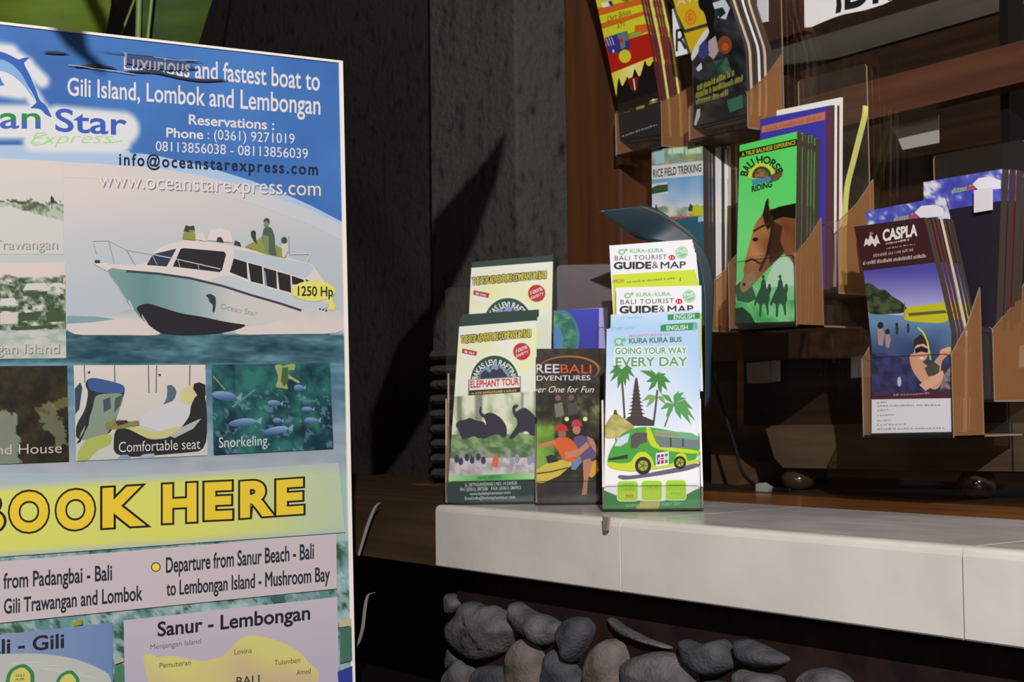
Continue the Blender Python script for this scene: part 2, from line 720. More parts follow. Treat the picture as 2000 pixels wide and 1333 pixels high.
# carved ribs low on the pillar's front, beside the brochures
zs = [wx(860, y, 1.16).z for y in range(694, 975, 29)]
rib_x0, rib_x1 = wx(846, 800, 1.16).x, wx(905, 800, 1.16).x
rvs, rfs = [], []
for z in zs:
    b0 = len(rvs)
    h = .0075
    j0, j1 = random.uniform(-.002, .002), random.uniform(-.003, .003)
    for x, dj in ((rib_x0 + j0, 0), (rib_x1, j1)):
        for y, zz in ((1.178, -h), (1.160, -h * .8), (1.155, -h * .2), (1.155, h * .3), (1.160, h * .85), (1.178, h)):
            rvs.append(Vector((x, y, z + zz + dj * .3)))
    for k in range(5):
        rfs.append((b0 + k, b0 + k + 1, b0 + 7 + k, b0 + 6 + k))
    rfs += [tuple(b0 + k for k in range(6)), tuple(b0 + 6 + k for k in range(6))]
struct(mesh_obj('trim_1', rvs, rfs, M['stone_pillar']))

# window: wooden jamb, glass, sill
jx0, jx1 = xb - .001, wx(1196, 300, 1.25).x
struct(box('trim_2', (jx0, jx1), (1.262, 1.33), (1.0, 2.9), M['wood_red'], bevel=.004))
win = box('window_1', (jx1, 1.2), (1.292, 1.312), (2.25, 2.32), M['wood_dark'])
struct(win)
g = box('pane', (jx1, 1.2), (YG, YG + .006), (TOP, 2.25), M['glass'], win)
struct(box('trim_3', (jx0 - .25, 1.2), (YS, YG + .012), (.94, TOP - .0005), M['wood_orange']))

# counter: slab with tiled top and front
cx0 = wx(850, 1040, YF).x
cnt = empty('counter', (cx0, YF, .90), 'long shop counter with a cream tiled front edge and grey white tiled top', 'counter')
xs = [cx0, wx(1212, 1090, YF).x, wx(1880, 1160, YF).x]
xs += [xs[2] + (xs[2] - xs[1]), xs[2] + 2 * (xs[2] - xs[1])]
for i in range(4):
    prof = [(YF + .016, .9315), (YF + .0015, .9315), (YF, .933), (YF, .9935), (YF + .0012, .9972), (YF + .0036, .9992), (YF + .0065, TOP), (YF + .016, TOP)]
    x0_, x1_ = xs[i] + .001, xs[i + 1] - .001
    n_ = len(prof)
    vs_ = [Vector((x0_, y, z)) for y, z in prof] + [Vector((x1_, y, z)) for y, z in prof]
    mesh_obj('front_tile', vs_, [tuple(range(n_)), tuple(range(2 * n_ - 1, n_ - 1, -1))] + [(k, (k + 1) % n_, n_ + (k + 1) % n_, n_ + k) for k in range(n_)], M['tile'], cnt)
    o = box('top_tile', (xs[i] + .0008, xs[i + 1] - .0008), (YF + .0165, YS - .001), (TOP - .012, TOP - .0003), M['tile_top'], cnt, .001)
box('slab', (cx0, xs[4]), (YF + .006, YS - .0005), (.934, TOP - .0125), M['grout'], cnt)
fas = box('wooden_fascia', (-2.4, cx0 - .0006), (YF + .0005, 1.34), (.932, TOP - .002), M['wood_fascia'])
struct(fas)
fas.name = 'trim_4'
# pebble wall below the counter
WB = .945
struct(box('wall_base', (wx(872, 1250, .93).x, 1.4), (WB, 1.30), (0, .934), M['mortar']))
struct(box('wall_base_left', (-2.4, wx(872, 1250, .93).x - .001), (1.15, 1.33), (0, .933), M['black']))

STONES = [
    # outline in the photograph, bulge, material, label
    ([(872, 1158), (890, 1170), (900, 1182), (884, 1200), (872, 1200)], .012, 'stone', 'small dark grey stone chip at the far upper end of the pebble wall'),
    ([(876, 1222), (893, 1205), (910, 1175), (930, 1180), (944, 1188), (958, 1183), (985, 1198), (1004, 1216), (1013, 1232), (1000, 1250), (985, 1275), (950, 1290), (920, 1290), (895, 1270), (878, 1250)], .03, 'stone', 'largest rough grey stone with a pitted face and notched top'),
    ([(998, 1180), (1008, 1176), (1040, 1197), (1070, 1205), (1090, 1218), (1095, 1232), (1080, 1255), (1062, 1265), (1040, 1250), (1014, 1225), (1002, 1205)], .026, 'stone', 'grey stone slanting down from a pointed tip, under the counter edge'),
    ([(1105, 1214), (1120, 1205), (1142, 1208), (1157, 1226), (1150, 1250), (1135, 1275), (1120, 1300), (1104, 1280), (1098, 1240)], .026, 'stone_c', 'dark grey upright stone with a narrow foot'),
    ([(993, 1290), (1003, 1268), (1018, 1247), (1035, 1252), (1052, 1275), (1064, 1300), (1064, 1350), (1040, 1380), (1010, 1370), (998, 1335)], .028, 'stone_b', 'pinkish brown egg shaped stone standing on end'),
    ([(1064, 1285), (1080, 1268), (1100, 1270), (1120, 1300), (1140, 1325), (1150, 1370), (1120, 1400), (1070, 1380), (1062, 1330)], .022, 'stone_c', 'dark bluish grey stone sunk between the pinkish egg shaped one and the pale dome'),
    ([(1148, 1330), (1152, 1290), (1170, 1258), (1192, 1247), (1210, 1258), (1220, 1285), (1226, 1330), (1210, 1380), (1170, 1390)], .03, 'stone_b', 'pale grey dome shaped stone, the smoothest in the row'),
    ([(1218, 1300), (1235, 1285), (1280, 1272), (1315, 1280), (1340, 1298), (1358, 1330), (1362, 1370), (1320, 1410), (1250, 1410), (1222, 1370)], .03, 'stone', 'broad rounded grey boulder at the bottom of the frame'),
    ([(1186, 1208), (1195, 1206), (1225, 1228), (1270, 1250), (1310, 1264), (1312, 1269), (1290, 1266), (1240, 1250), (1200, 1230)], .014, 'stone', 'long thin grey sliver of stone lying at a slant'),
    ([(1332, 1250), (1340, 1250), (1365, 1262), (1395, 1252), (1412, 1250), (1428, 1270), (1440, 1300), (1400, 1322), (1370, 1318), (1345, 1300), (1335, 1275)], .026, 'stone_c', 'dark rough stone with two peaks beyond the thin sliver'),
    ([(1438, 1250), (1460, 1250), (1480, 1258), (1510, 1272), (1540, 1288), (1525, 1302), (1490, 1306), (1455, 1298), (1440, 1280)], .022, 'stone_c', 'low dark stone sloping away beside the two peaked one'),
    ([(1443, 1312), (1452, 1306), (1480, 1316), (1520, 1322), (1535, 1345), (1500, 1385), (1450, 1370), (1440, 1340)], .024, 'stone', 'grey stone with a sharp upper corner at the bottom of the frame'),
    ([(1560, 1325), (1580, 1308), (1610, 1305), (1645, 1318), (1665, 1340), (1660, 1390), (1600, 1400), (1565, 1370)], .026, 'stone', 'round topped grey stone, last of the lit ones towards the tile joint'),
    ([(876, 1320), (886, 1300), (899, 1286), (912, 1300), (924, 1312), (925, 1360), (900, 1390), (876, 1370)], .024, 'stone', 'grey stone with a pointed top below the pitted largest one'),
    ([(925, 1325), (932, 1305), (955, 1300), (980, 1304), (998, 1310), (1000, 1360), (970, 1400), (930, 1380)], .024, 'stone_c', 'flat topped dark grey stone beside the pinkish egg shaped one'),
    ([(874, 1285), (880, 1262), (893, 1278), (900, 1290), (886, 1302), (875, 1310)], .012, 'stone_c', 'small dark stone wedged under the left flank of the pitted stone'),
    ([(1360, 1335), (1385, 1330), (1420, 1335), (1432, 1360), (1410, 1400), (1370, 1400)], .022, 'stone_c', 'dark stone almost hidden at the bottom between two grey boulders'),
]
for pts, bulge, mat, label in STONES:
    n = len(pts)
    cx, cy = sum(p[0] for p in pts) / n, sum(p[1] for p in pts) / n
    # round the outline a little
    ol = []
    for i in range(n):
        a, b = pts[i], pts[(i + 1) % n]
        ol += [(a[0] * .8 + b[0] * .2, a[1] * .8 + b[1] * .2), (a[0] * .2 + b[0] * .8, a[1] * .2 + b[1] * .8)]
    fy = WB + .002
    ps = [WALL.at(p[0], p[1], fy - bulge * .3) for p in ol]
    c = WALL.at(cx, cy, fy - bulge * .3)
    vs, fs, m, K = [], [], len(ol), 6
    for k in range(K):
        th = k / K * math.pi / 2
        sc, d = math.cos(th) ** .75, math.sin(th)
        for p in ps:
            q = c + (p - c) * sc
            w = 1 + .35 * nz(q.x * 60, q.z * 60, 1, bulge * 100)
            q.y = fy - bulge * .3 - bulge * .7 * d * w
            vs.append(q)
    for p in ps:
        vs.append(Vector((p.x, fy + .008, p.z)))
    top = len(vs)
    vs.append(Vector((c.x, fy - bulge, c.z)))
    for k in range(K - 1):
        for i in range(m):
            fs.append((k * m + i, k * m + (i + 1) % m, (k + 1) * m + (i + 1) % m, (k + 1) * m + i))
    for i in range(m):
        fs.append(((K - 1) * m + i, (K - 1) * m + (i + 1) % m, top))
        fs.append((K * m + i, K * m + (i + 1) % m, (i + 1) % m, i))
    o = mesh_obj('stone', vs, fs, M[mat], smooth=True)
    tag(o, label, 'stone', 'stones set in the wall under the counter')

# ------------------------------------------------------------------ inside the shop, behind the glass
struct(box('wall_shop', (-2.4, 1.6), (1.95, 2.0), (.9, 2.9), M['wood_dark']))
struct(box('floor_shop', (jx0, 1.6), (YG + .013, 1.95), (.94, TOP - .0005), M['wood_dark']))
sd = box('trim_5', (jx0 - .02, jx0), (1.42, 1.95), (.9, 2.9), M['wood_dark'])
struct(sd)


def slab(name, pts, y, thick, mat, parent=None, fr=WALL, at=None):
    n = len(pts)
    vs = [fr.at(p[0], p[1], y) for p in pts]
    vs += [v + fr.uy * thick for v in vs]
    fs = [tuple(range(n)), tuple(range(2 * n - 1, n - 1, -1))] + [(i, (i + 1) % n, n + (i + 1) % n, n + i) for i in range(n)]
    return mesh_obj(name, vs, fs, mat, parent)


tag(slab('reflection_band', [(1494, 102), (1830, 2), (2150, -85), (2900, -290), (2900, -240), (2150, -35), (1952, 22), (1506, 150)], 1.56, .012, M['reflection_grey']),  # grey reflection in the glass, built as a solid band
    'long grey reflection built as a band behind the glass, under the black lettered sign', 'board')
tag(slab('rail', [(1560, 195), (2150, 38), (2900, -162), (2900, -64), (2150, 122), (1560, 268)], 1.40, .03, M['wood_red_h']),
    'broad red brown wooden rail behind the glass', 'rail')
tag(slab('post', [(1951, -40), (1968, -40), (1975, 640), (1958, 640)], 1.44, .03, M['black']),
    'slim black upright post behind the red brown rail', 'post')
tag(slab('board', [(1196, -60), (1572, -150), (1572, 60), (1196, 175)], 1.62, .02, M['wood_red']),
    'red brown board behind the two topmost brochure racks', 'board')
tag(slab('lower_board', [(1196, 300), (1420, 250), (1420, 330), (1196, 372)], 1.55, .02, M['wood_mid']),
    'short brown board behind the trekking brochures', 'board')
tag(slab('paper_scrap', [(1728, 251), (1833, 225), (1834, 279), (1763, 293), (1752, 267), (1745, 256)], 1.45, .0008, M['pale_dim']),
    'torn grey scrap of paper on the dark wood, below the red brown rail', 'paper')

# low chest on bun feet
ch = empty('chest', wx(1700, 962, 1.50), 'dark wooden chest on bun feet standing low behind the glass', 'chest')
body = slab('body', [(1452, 700), (2060, 700), (2060, 832), (1452, 832)], 1.385, .3, M['wood_dark'], ch)
slab('apron', [(1494, 832), (1812, 826), (2060, 826), (2060, 922), (1812, 920), (1530, 914), (1512, 895)], 1.375, .03, M['apron'], ch)
slab('panel', [(1452, 622), (1540, 612), (1540, 703), (1452, 706)], 1.378, .02, M['wood_mid'], ch)
for quad in ([(1458, 710), (1503, 706), (1503, 748), (1459, 750)], [(1506, 705), (1520, 704), (1520, 745), (1506, 747)],
             [(1662, 698), (1676, 696), (1676, 738), (1662, 739)], [(1678, 695), (1716, 692), (1716, 736), (1678, 737)],
             [(1974, 678), (1986, 677), (1986, 720), (1975, 721)], [(1989, 676), (2030, 672), (2030, 716), (1989, 719)]):
    slab('pale_plate', quad, 1.376, .004, M['pale_dim'], body)  # small pale rectangles on the chest front


def lathe(name, c, prof, mat, parent=None, n=24):
    vs, fs = [], []
    for r, z in prof:
        for k in range(n):
            vs.append(Vector((c.x + r * math.cos(2 * math.pi * k / n), c.y + r * math.sin(2 * math.pi * k / n), c.z + z)))
    for i in range(len(prof) - 1):
        for k in range(n):
            fs.append((i * n + k, i * n + (k + 1) % n, (i + 1) * n + (k + 1) % n, (i + 1) * n + k))
    fs += [tuple(range(n)), tuple((len(prof) - 1) * n + k for k in range(n))]
    return mesh_obj(name, vs, fs, mat, parent, smooth=True)


for px, py in ((1560, 968), (1910, 962)):
    c = wx(px, py, 1.40)
    c.z = TOP
    hgt = wx(px, 914, 1.40).z - TOP
    lathe('bun_foot', c, [(.010, 0), (.0165, hgt * .1), (.0215, hgt * .35), (.022, hgt * .55), (.0175, hgt * .8), (.013, hgt * .95), (.014, hgt * 1.04)], M['bun'], ch)
tag(slab('crate', [(1388, 706), (1440, 704), (1440, 980), (1390, 982)], 1.44, .12, M['wood_mid']),
    'brown wooden crate end behind the black cable', 'crate')
tag(slab('storage_box', [(1392, 905), (1520, 902), (1520, 966), (1392, 968)], 1.47, .1, M['wood_mid']),
    'low brown box on the shop floor beside the nearer bun foot', 'box')
tag(slab('pale_square', [(1977, 430), (2010, 424), (2010, 482), (1978, 488)], 1.949, .0008, M['pale_dim']),  # one more small pale rectangle behind the glass
    'pale square at the edge of the frame', 'paper')
cab = empty('power_cable', wx(1500, 960, 1.36), 'black power cable trailing down beside the chest to a pale plug', 'cable')
cord = tube('cord', smooth_path([wx(x, y, 1.35) for x, y in ((1380, 660), (1392, 712), (1404, 770), (1421, 826), (1438, 880), (1446, 915), (1462, 938), (1485, 952), (1515, 957), (1545, 958))]), .0022, M['black'], cab)
slab('plug', [(1476, 946), (1484, 944), (1502, 956), (1498, 964), (1476, 966)], 1.342, .012, M['pale'], cord)

# paper signs stuck on the glass inside
def sign(name, px, y, letters, label):
    fr = WALL
    s = Surf(fr, y)
    art = Art(s, (.75, .75, .78), None)
    art.poly(px, (222, 218, 226))
    letters(art)
    vs, fs, fm, cols = [], [], [], []
    n = len(px)
    vs = [fr.at(p[0], p[1], y) for p in px]
    vs += [v + fr.uy * .0006 for v in vs]
    fs = [tuple(range(n)), tuple(range(2 * n - 1, n - 1, -1))] + [(i, (i + 1) % n, n + (i + 1) % n, n + i) for i in range(n)]
    fm = [1] * len(fs)
    cols = [(.7, .7, .7, 1)] * sum(len(f) for f in fs)
    art.into(vs, fs, fm, cols, 0)
    off = base_of(vs)
    me = bpy.data.meshes.new(name)
    me.from_pydata([tuple(v - off) for v in vs], [], fs)
    me.materials.append(M['paper'])
    me.materials.append(M['edge_white'])
    me.polygons.foreach_set('material_index', fm)
    ca = me.color_attributes.new('ink', 'FLOAT_COLOR', 'CORNER')
    ca.data.foreach_set('color', [x for c in cols for x in c])
    return tag(link(name, me, None, off), label, 'sign')


def idr(a):
    a.poly([(1632, -40), (1640, -42), (1644, 14), (1642, 24), (1632, 27), (1634, 10)], (30, 28, 34))
    a.text('DR', 1652, 17, 1745, -3, 62, (30, 28, 34), .03, h1=66)


sign('paper_sign', [(1570, -160), (1760, -205), (1790, -10), (1752, -4), (1725, 9), (1690, 20), (1648, 28), (1630, 34), (1605, 44), (1585, 53), (1571, 54)], YG - .002, idr,
     'torn white paper sign with big black letters')
sign('letter_sign', [(1313, 18), (1319, 14), (1347, 104), (1320, 111), (1315, 72)], 1.2385,
     lambda a: (setattr(a, 'clip', orient([(1313, 18), (1319, 14), (1347, 104), (1320, 111), (1315, 72)])), a.text('R', 1320, 101, 1342, 95, 43, (45, 42, 50), .0)),
     'white paper with a black letter R between the two topmost racks')

# ------------------------------------------------------------------ clear brochure holders


def plate(name, fr, pts, d0, d1, mat, parent, edge='acrylic_edge'):
    """flat plate in the frame's a-c plane between two depths, with frosted cut edges"""
    n = len(pts)
    vs = [fr.pt(a, d0, c) for a, c in pts] + [fr.pt(a, d1, c) for a, c in pts]
    fs = [tuple(range(n)), tuple(range(2 * n - 1, n - 1, -1))] + [(i, (i + 1) % n, n + (i + 1) % n, n + i) for i in range(n)]
    return mesh_obj(name, vs, fs, None, parent, mats=[mat, M[edge]], fmat=[0, 0] + [1] * n)


def side_plate(name, fr, prof, a0, a1, mat, parent, edge='acrylic_edge'):
    n = len(prof)
    vs = [fr.pt(a0, d, c) for d, c in prof] + [fr.pt(a1, d, c) for d, c in prof]
    fs = [tuple(range(n)), tuple(range(2 * n - 1, n - 1, -1))] + [(i, (i + 1) % n, n + (i + 1) % n, n + i) for i in range(n)]
    return mesh_obj(name, vs, fs, None, parent, mats=[mat, M[edge]], fmat=[0, 0] + [1] * n)


def rounded(a0, a1, c0, c1, r):
    p = [(a0, c0), (a1, c0)]
    for k in range(5):
        th = k / 4 * math.pi / 2
        p.append((a1 - r + r * math.cos(th), c1 - r + r * math.sin(th)))
    for k in range(5):
        th = math.pi / 2 + k / 4 * math.pi / 2
        p.append((a0 + r + r * math.cos(th), c1 - r + r * math.sin(th)))
    return p


def pocket(root, fr, a0, a1, c0, lip, d0, d1, rise, mat='acrylic', side='acrylic_side', floor_mat='acrylic', left_mat=None):
    """front plate, two sloping sides and a floor"""
    t = .0018
    plate('front_plate', fr, rounded(a0, a1, c0, lip, .006), d0 - t, d0, M[mat], root)
    prof = [(d0, c0), (d1, c0), (d1, rise), (d0 + (d1 - d0) * .55, lip + (rise - lip) * .42), (d0, lip - .003)]
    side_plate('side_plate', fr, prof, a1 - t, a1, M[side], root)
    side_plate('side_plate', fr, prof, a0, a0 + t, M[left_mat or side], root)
    plate('floor_plate', fr, [(a0, c0 - t), (a1, c0 - t), (a1, c0), (a0, c0)], d0 - t, d1, M[floor_mat], root)


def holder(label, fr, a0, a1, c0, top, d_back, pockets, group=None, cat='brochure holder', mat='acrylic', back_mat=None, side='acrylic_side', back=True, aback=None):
    root = empty('brochure_holder', fr.pt((a0 + a1) / 2, d_back, c0), label, cat, group)
    ab = aback or (a0, a1)
    if back:
        plate('back_plate', fr, rounded(ab[0], ab[1], c0, top, .005), d_back - .002, d_back, M[back_mat or mat], root)
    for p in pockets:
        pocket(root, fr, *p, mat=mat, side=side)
    return root


def stack(src, n, uy, gap, label, group, fan=0, hz=None, axis=(1, 0, 0), side=(0, 0, 0), tilt0=0):
    """more copies of the same leaflet behind the first"""
    for k in range(1, n + 1):
        c = src.copy()
        COL.objects.link(c)
        j = random.uniform(-.0006, .0006)
        c.location = src.location + Vector(uy) * (gap * k) + Vector((0, 0, random.uniform(-.0015, .001))) + Vector(axis) * j + Vector(side) * k
        c.rotation_mode = 'QUATERNION'
        from mathutils import Quaternion
        c.rotation_quaternion = Quaternion(Vector(axis), -(fan * k + tilt0 + random.uniform(-.15, .15) * fan))
        tag(c, label, 'brochure', group)

# ------------------------------------------------------------------ the big advertising board
bu = cam2world(Vector((.847, .0, .532)).normalized())
bv = -cam2world(Vector((.0245, 1, -.039)).normalized())
bv = (bv - bu * bv.dot(bu)).normalized()
bn = bv.cross(bu)                       # away from the viewer
if bn.dot(cam2world((0, 0, 1))) < 0:
    bn = -bn
BZ = 1.30
b_org = EYE + cam2world(Vector(((675 - CX) / F_PX, (700 - CY) / F_PX, 1)) * BZ)
BF = Frame(b_org, bu, bn, bv)
BS = Surf(BF, 0)
TL, TR = (-470, -3), (662, 122)
# bottom of the board is on the floor
a_r, c_r = BF.hit(662, 122, 0)
a_l = a_r - .66
c_floor = -(b_org.z - .02) / bv.z


def topix(a, c):
    v = BF.pt(a, 0, c) - EYE
    q = Vector((v.dot(R), -v.dot(U), -v.dot(B)))
    return (CX + F_PX * q.x / q.z, CY + F_PX * q.y / q.z)


BL_, BR_ = topix(a_l, c_floor), topix(a_r + .0005, c_floor)
TL = topix(a_l, c_r)
board = empty('advertising_board', BF.pt((a_l + a_r) / 2, 0, c_floor),
              'tall blue and white boat trip advertising board with BOOK HERE in yellow', 'advertising board')
BW = (205, 193, 187)


def ramp(t, stops):
    for (t0, c0), (t1, c1) in zip(stops, stops[1:]):
        if t <= t1:
            return mix(c0, c1, (t - t0) / (t1 - t0) if t1 > t0 else 0)
    return stops[-1][1]


def sea(x, y, dark=(28, 62, 76), light=(92, 132, 140), s=.012):
    n = fb(x * .55, y * 3.2, s, 3) * .9 + nz(x, y * 3, .05, 4) * .35
    return mix(dark, light, .45 + n * .75)


def reef(x, y):
    n = fb(x, y, .014, 8)
    m = fb(x, y, .04, 9)
    c = mix((150, 172, 172), (88, 130, 128), .5 + n)
    if m > .28:
        c = mix(c, (52, 84, 60), min(1, (m - .28) * 4))
    if m < -.42:
        c = mix(c, (176, 182, 176), .7)
    return c


def arc1(x):        # lower rim of the deep blue
    pts = [(-500, 262), (-200, 268), (0, 283), (200, 292), (300, 303), (400, 325), (500, 356), (600, 398), (680, 440)]
    for (ax, ay), (bx, by) in zip(pts, pts[1:]):
        if x <= bx:
            return ay + (by - ay) * max(0, (x - ax)) / (bx - ax)
    return 440


def arc2(x):        # lower rim of the pale blue swoosh
    return arc1(x) + (28 if x < 230 else max(0, 28 - (x - 230) * .05))


def deep_blue(x, y):
    return mix((52, 94, 156), (72, 124, 190), nz(x, y, .006, 1) * .5 + .5 + nz(x, y, .02, 2) * .2)


def board_base(x, y):
    if y < 470:
        d = y - arc1(x)
        if d < 0:
            n = nz(x, y, .006, 1) * .5 + .5
            return mix((52, 94, 156), (72, 124, 190), n + nz(x, y, .02, 2) * .2)
        if y < arc2(x):
            return (160, 182, 208)
    if y < 640:
        t = (y - 320) / 320
        c = mix(BW, (172, 180, 184), t * 1.1 + nz(x, y, .006, 5) * .45 + (x - 300) / 1500)
        return c
    if y < 712:
        k = max(0, min(1, (y - 640) / 18))
        return sea(x, y) if y > 650 + 4 * math.sin(x * .03) else mix((195, 192, 188), (120, 150, 155), k)
    if y < 930:
        t = (y - 712) / 218
        w = sea(x, y, (58, 98, 116), (112, 146, 160))
        return mix(w, (160, 164, 172), max(0, t * 1.25 - .2) + nz(x, y * 2, .02, 6) * .15)
    if y < 1060:
        return mix((166, 172, 176), (150, 178, 172), .5 + nz(x, y, .01, 7))
    if y < 1420:
        return reef(x, y)
    return mix((140, 165, 175), (70, 110, 150), (y - 1420) / 1500)


def figure_dots(a, pts, r, col):
    a.up()
    for x, y in pts:
        a.ell(x, y, r, r, col, 8, up=0)


def seg_dist(x, y, ax, ay, bx, by):
    dx, dy = bx - ax, by - ay
    t = max(0, min(1, ((x - ax) * dx + (y - ay) * dy) / (dx * dx + dy * dy + 1e-9)))
    return math.hypot(x - ax - t * dx, y - ay - t * dy)


def draw_board(a):
    W = BW
    # --- finer background patches where the print changes quickly
    def patch(x0, y0, x1, y1, step, fn):
        nx, ny = max(1, int((x1 - x0) / step)), max(1, int((y1 - y0) / step))
        a.quad((x0, y0), (x1, y0), (x1, y1), (x0, y1), lambda u, v: fn(x0 + (x1 - x0) * u, y0 + (y1 - y0) * v), nx, ny)
    patch(-20, 640, 690, 716, 4, board_base)
    patch(-20, 716, 690, 930, 8, board_base)
    patch(-20, 1030, 690, 1340, 5, board_base)
    # crisp swooshes
    xs_ = list(range(-470, 681, 30))
    a.poly([(x, arc1(x) - 40) for x in xs_] + [(x, arc1(x) + .2) for x in xs_[::-1]], deep_blue, 16)
    a.poly([(x, arc1(x)) for x in xs_] + [(x, arc2(x) + .1) for x in xs_[::-1]], (162, 184, 210))
    a.poly([(x, arc2(x)) for x in xs_] + [(x, arc2(x) + 30) for x in xs_[::-1]], lambda x, y: mix(W, (182, 190, 198), (x - 200) / 500), 20)
    # glow behind the logo
    caps = [((-150, 238), (80, 238), 34), ((112, 240), (238, 252), 34), ((66, 275), (235, 278), 22),
            ((-30, 100), (18, 106), 20), ((18, 106), (52, 128), 16), ((52, 128), (82, 158), 14), ((30, 128), (70, 200), 16), ((70, 200), (100, 235), 14),
            ((-60, 150), (40, 165), 30)]
    def glow(x, y):
        base = board_base(x, y)
        g = 0
        for (ax, ay), (bx, by), r in caps:
            d = seg_dist(x, y, ax, ay, bx, by)
            g = max(g, 1 - max(0, (d - r + 6)) / 12)
        return mix(base, (208, 208, 208), g)
    patch(-160, 76, 276, 306, 4, glow)
    # dolphin
    a.poly([(-60, 118), (-30, 104), (0, 100), (18, 107), (36, 117), (46, 113), (58, 112), (50, 120), (46, 124), (58, 146), (70, 175), (77, 196),
            (90, 206), (97, 220), (102, 231), (88, 224), (80, 214), (70, 212), (58, 212), (66, 205), (72, 200), (62, 180), (48, 157), (30, 139), (8, 127), (-30, 128), (-60, 140)], (52, 92, 170))
    a.poly([(-40, 122), (0, 114), (22, 124), (40, 142), (52, 162), (62, 184), (70, 198), (60, 186), (46, 166), (28, 150), (6, 138), (-40, 140)], (122, 164, 205))
    a.poly([(-20, 140), (0, 150), (4, 160), (9, 167), (0, 168), (-20, 160)], (72, 118, 190))
    # logo letters
    a.text('Ocean', -158, 250, 78, 251, 43, (40, 128, 72), .012)
    a.text('Ocean', -158, 250, 78, 251, 43, (66, 92, 172), .012, clip=[(-200, 238), (100, 236), (100, 270), (-200, 270)])
    a.text('Star', 109, 256, 246, 264, 43, (58, 88, 172), .014)
    a.text('Express', 58, 281, 215, 280, 22, (158, 205, 118), -.012, .55)
    a.line([(206, 280), (222, 278), (238, 275)], 2, (158, 205, 118))
    a.line([(92, 262), (72, 268), (60, 278), (66, 284), (84, 282), (100, 274)], 2.2, (158, 205, 118))
    # head lines
    wt = (214, 206, 204)
    a.text('Luxurious and fastest boat to', 242, 138, 624, 177, 34, wt, .012, h1=37)
    a.text('Gili Island, Lombok and Lembongan', 132, 186, 625, 224, 34, wt, .012, h1=37)
    a.text('Reservations :', 369, 243, 535, 254, 19, wt, .018)
    a.text('Phone', 325, 268, 396, 272, 18, wt, .018)
    a.text(': (0361) 9271019', 405, 272, 575, 281, 19, wt, 0)
    a.text('08113856038 - 08113856039', 304, 295, 601, 310, 19, wt, 0)
    a.text('info@oceanstarexpress.com', 233, 322, 620, 342, 22, (28, 38, 58), .024, space=1.25)
    a.text('www.oceanstarexpress.com', 195, 367, 627.5, 385, 29, (120, 118, 122), -.004)
    a.text('www.oceanstarexpress.com', 193, 365, 626, 383, 29, (218, 206, 200), -.004)
    # --- the two island photographs at the left
    def isle1(u, v):
        x, y = u * 170, v * 200
        c = mix((206, 194, 186), (190, 192, 184), v * 1.2)
        g = fb(x, y, .045, 21)
        top = .46 + .03 * nz(x, 0, .06, 2)
        bot = .50 + max(0, (u - .45)) * .26 + .02 * nz(x, 3, .09, 5)
        if top < v < bot:
            c = mix((74, 92, 64), (172, 178, 158), .5 + g * 1.3)
        elif abs(v - top) < .03 and g > .1:
            c = (70, 84, 60)
        return c
    a.quad((-60, 306), (123, 316), (124, 497), (-60, 497), isle1, 60, 60)
    a.poly([(100, 397), (98, 388), (100, 382), (105, 388), (106, 397)], (52, 56, 54))
    a.line([(101, 397), (101, 408)], 1.5, (90, 90, 84))
    a.text('Trawangan', -12, 489, 113, 488, 19, (128, 118, 112), 0)
    a.text('Trawangan', -14, 487, 111, 486, 19, (196, 186, 178), -.004)
    def isle2(u, v):
        x, y = u * 170, v * 190
        g, g2 = fb(x, y * 1.2, .05, 31), fb(x, y, .11, 32)
        if v < .14 - .05 * nz(x, 0, .04, 1):
            return (206, 190, 182)
        if v > .70:
            return mix((150, 164, 152), (186, 186, 178), .5 + fb(x, y * 3, .03, 33) + (v - .8))
        c = mix((58, 84, 52), (196, 192, 180), .42 + g * 1.0 + g2 * .4)
        if g2 < -.35:
            c = (54, 66, 50)
        return c
    a.quad((-60, 516), (127, 512), (129, 700), (-60, 702), isle2, 62, 62)
    for q in ([(44, 568), (52, 554), (88, 553), (98, 566)], [(-5, 598), (2, 584), (28, 582), (35, 597)], [(94, 560), (104, 553), (120, 553), (126, 562)]):
        a.poly(q, (196, 192, 186))
    for q in ([(46, 572), (92, 569), (92, 577), (46, 578)], [(0, 602), (32, 600), (32, 608), (0, 608)], [(36, 612), (74, 610), (74, 626), (36, 628)], [(88, 610), (124, 606), (124, 628), (92, 630)], [(30, 640), (112, 634), (112, 640), (30, 646)]):
        a.poly(q, (62, 78, 52))
    a.poly([(0, 612), (34, 610), (34, 632), (0, 634)], (200, 186, 178))
    a.text('Lembongan Island', -108, 693, 117, 692, 19, (122, 116, 110), 0)
    a.text('Lembongan Island', -110, 691, 115, 690, 19, (198, 188, 180), -.004)
    # --- boat
    sp = (200, 190, 184)
    a.poly([(130, 610), (180, 618), (235, 612), (262, 600), (300, 640), (318, 656), (230, 655), (130, 655)], lambda x, y: mix((150, 168, 172), sp, (y - 604) / 22), 9)
    a.poly([(130, 617), (190, 619), (225, 624), (180, 630), (130, 633)], (120, 150, 160))
    a.poly([(452, 655), (470, 636), (520, 622), (585, 605), (640, 604), (672, 610), (674, 652), (560, 653)], lambda x, y: mix((186, 186, 184), (204, 192, 186), (y - 600) / 30 + nz(x, y, .05, 3) * .5), 9)
    def hull(x, y):
        t = (x - 210) / 300
        return ramp(t, [(0, (120, 146, 142)), (.25, (96, 132, 130)), (.55, (134, 158, 158)), (.8, (188, 186, 180)), (1.3, (200, 190, 182))])
    a.poly([(210, 521), (246, 530), (308, 535), (371, 544), (434, 559), (490, 577), (546, 593), (588, 607), (560, 622), (520, 634), (472, 640), (440, 640), (350, 652), (304, 647), (286, 632), (273, 621), (252, 597), (231, 562), (210, 532)], hull, 10)
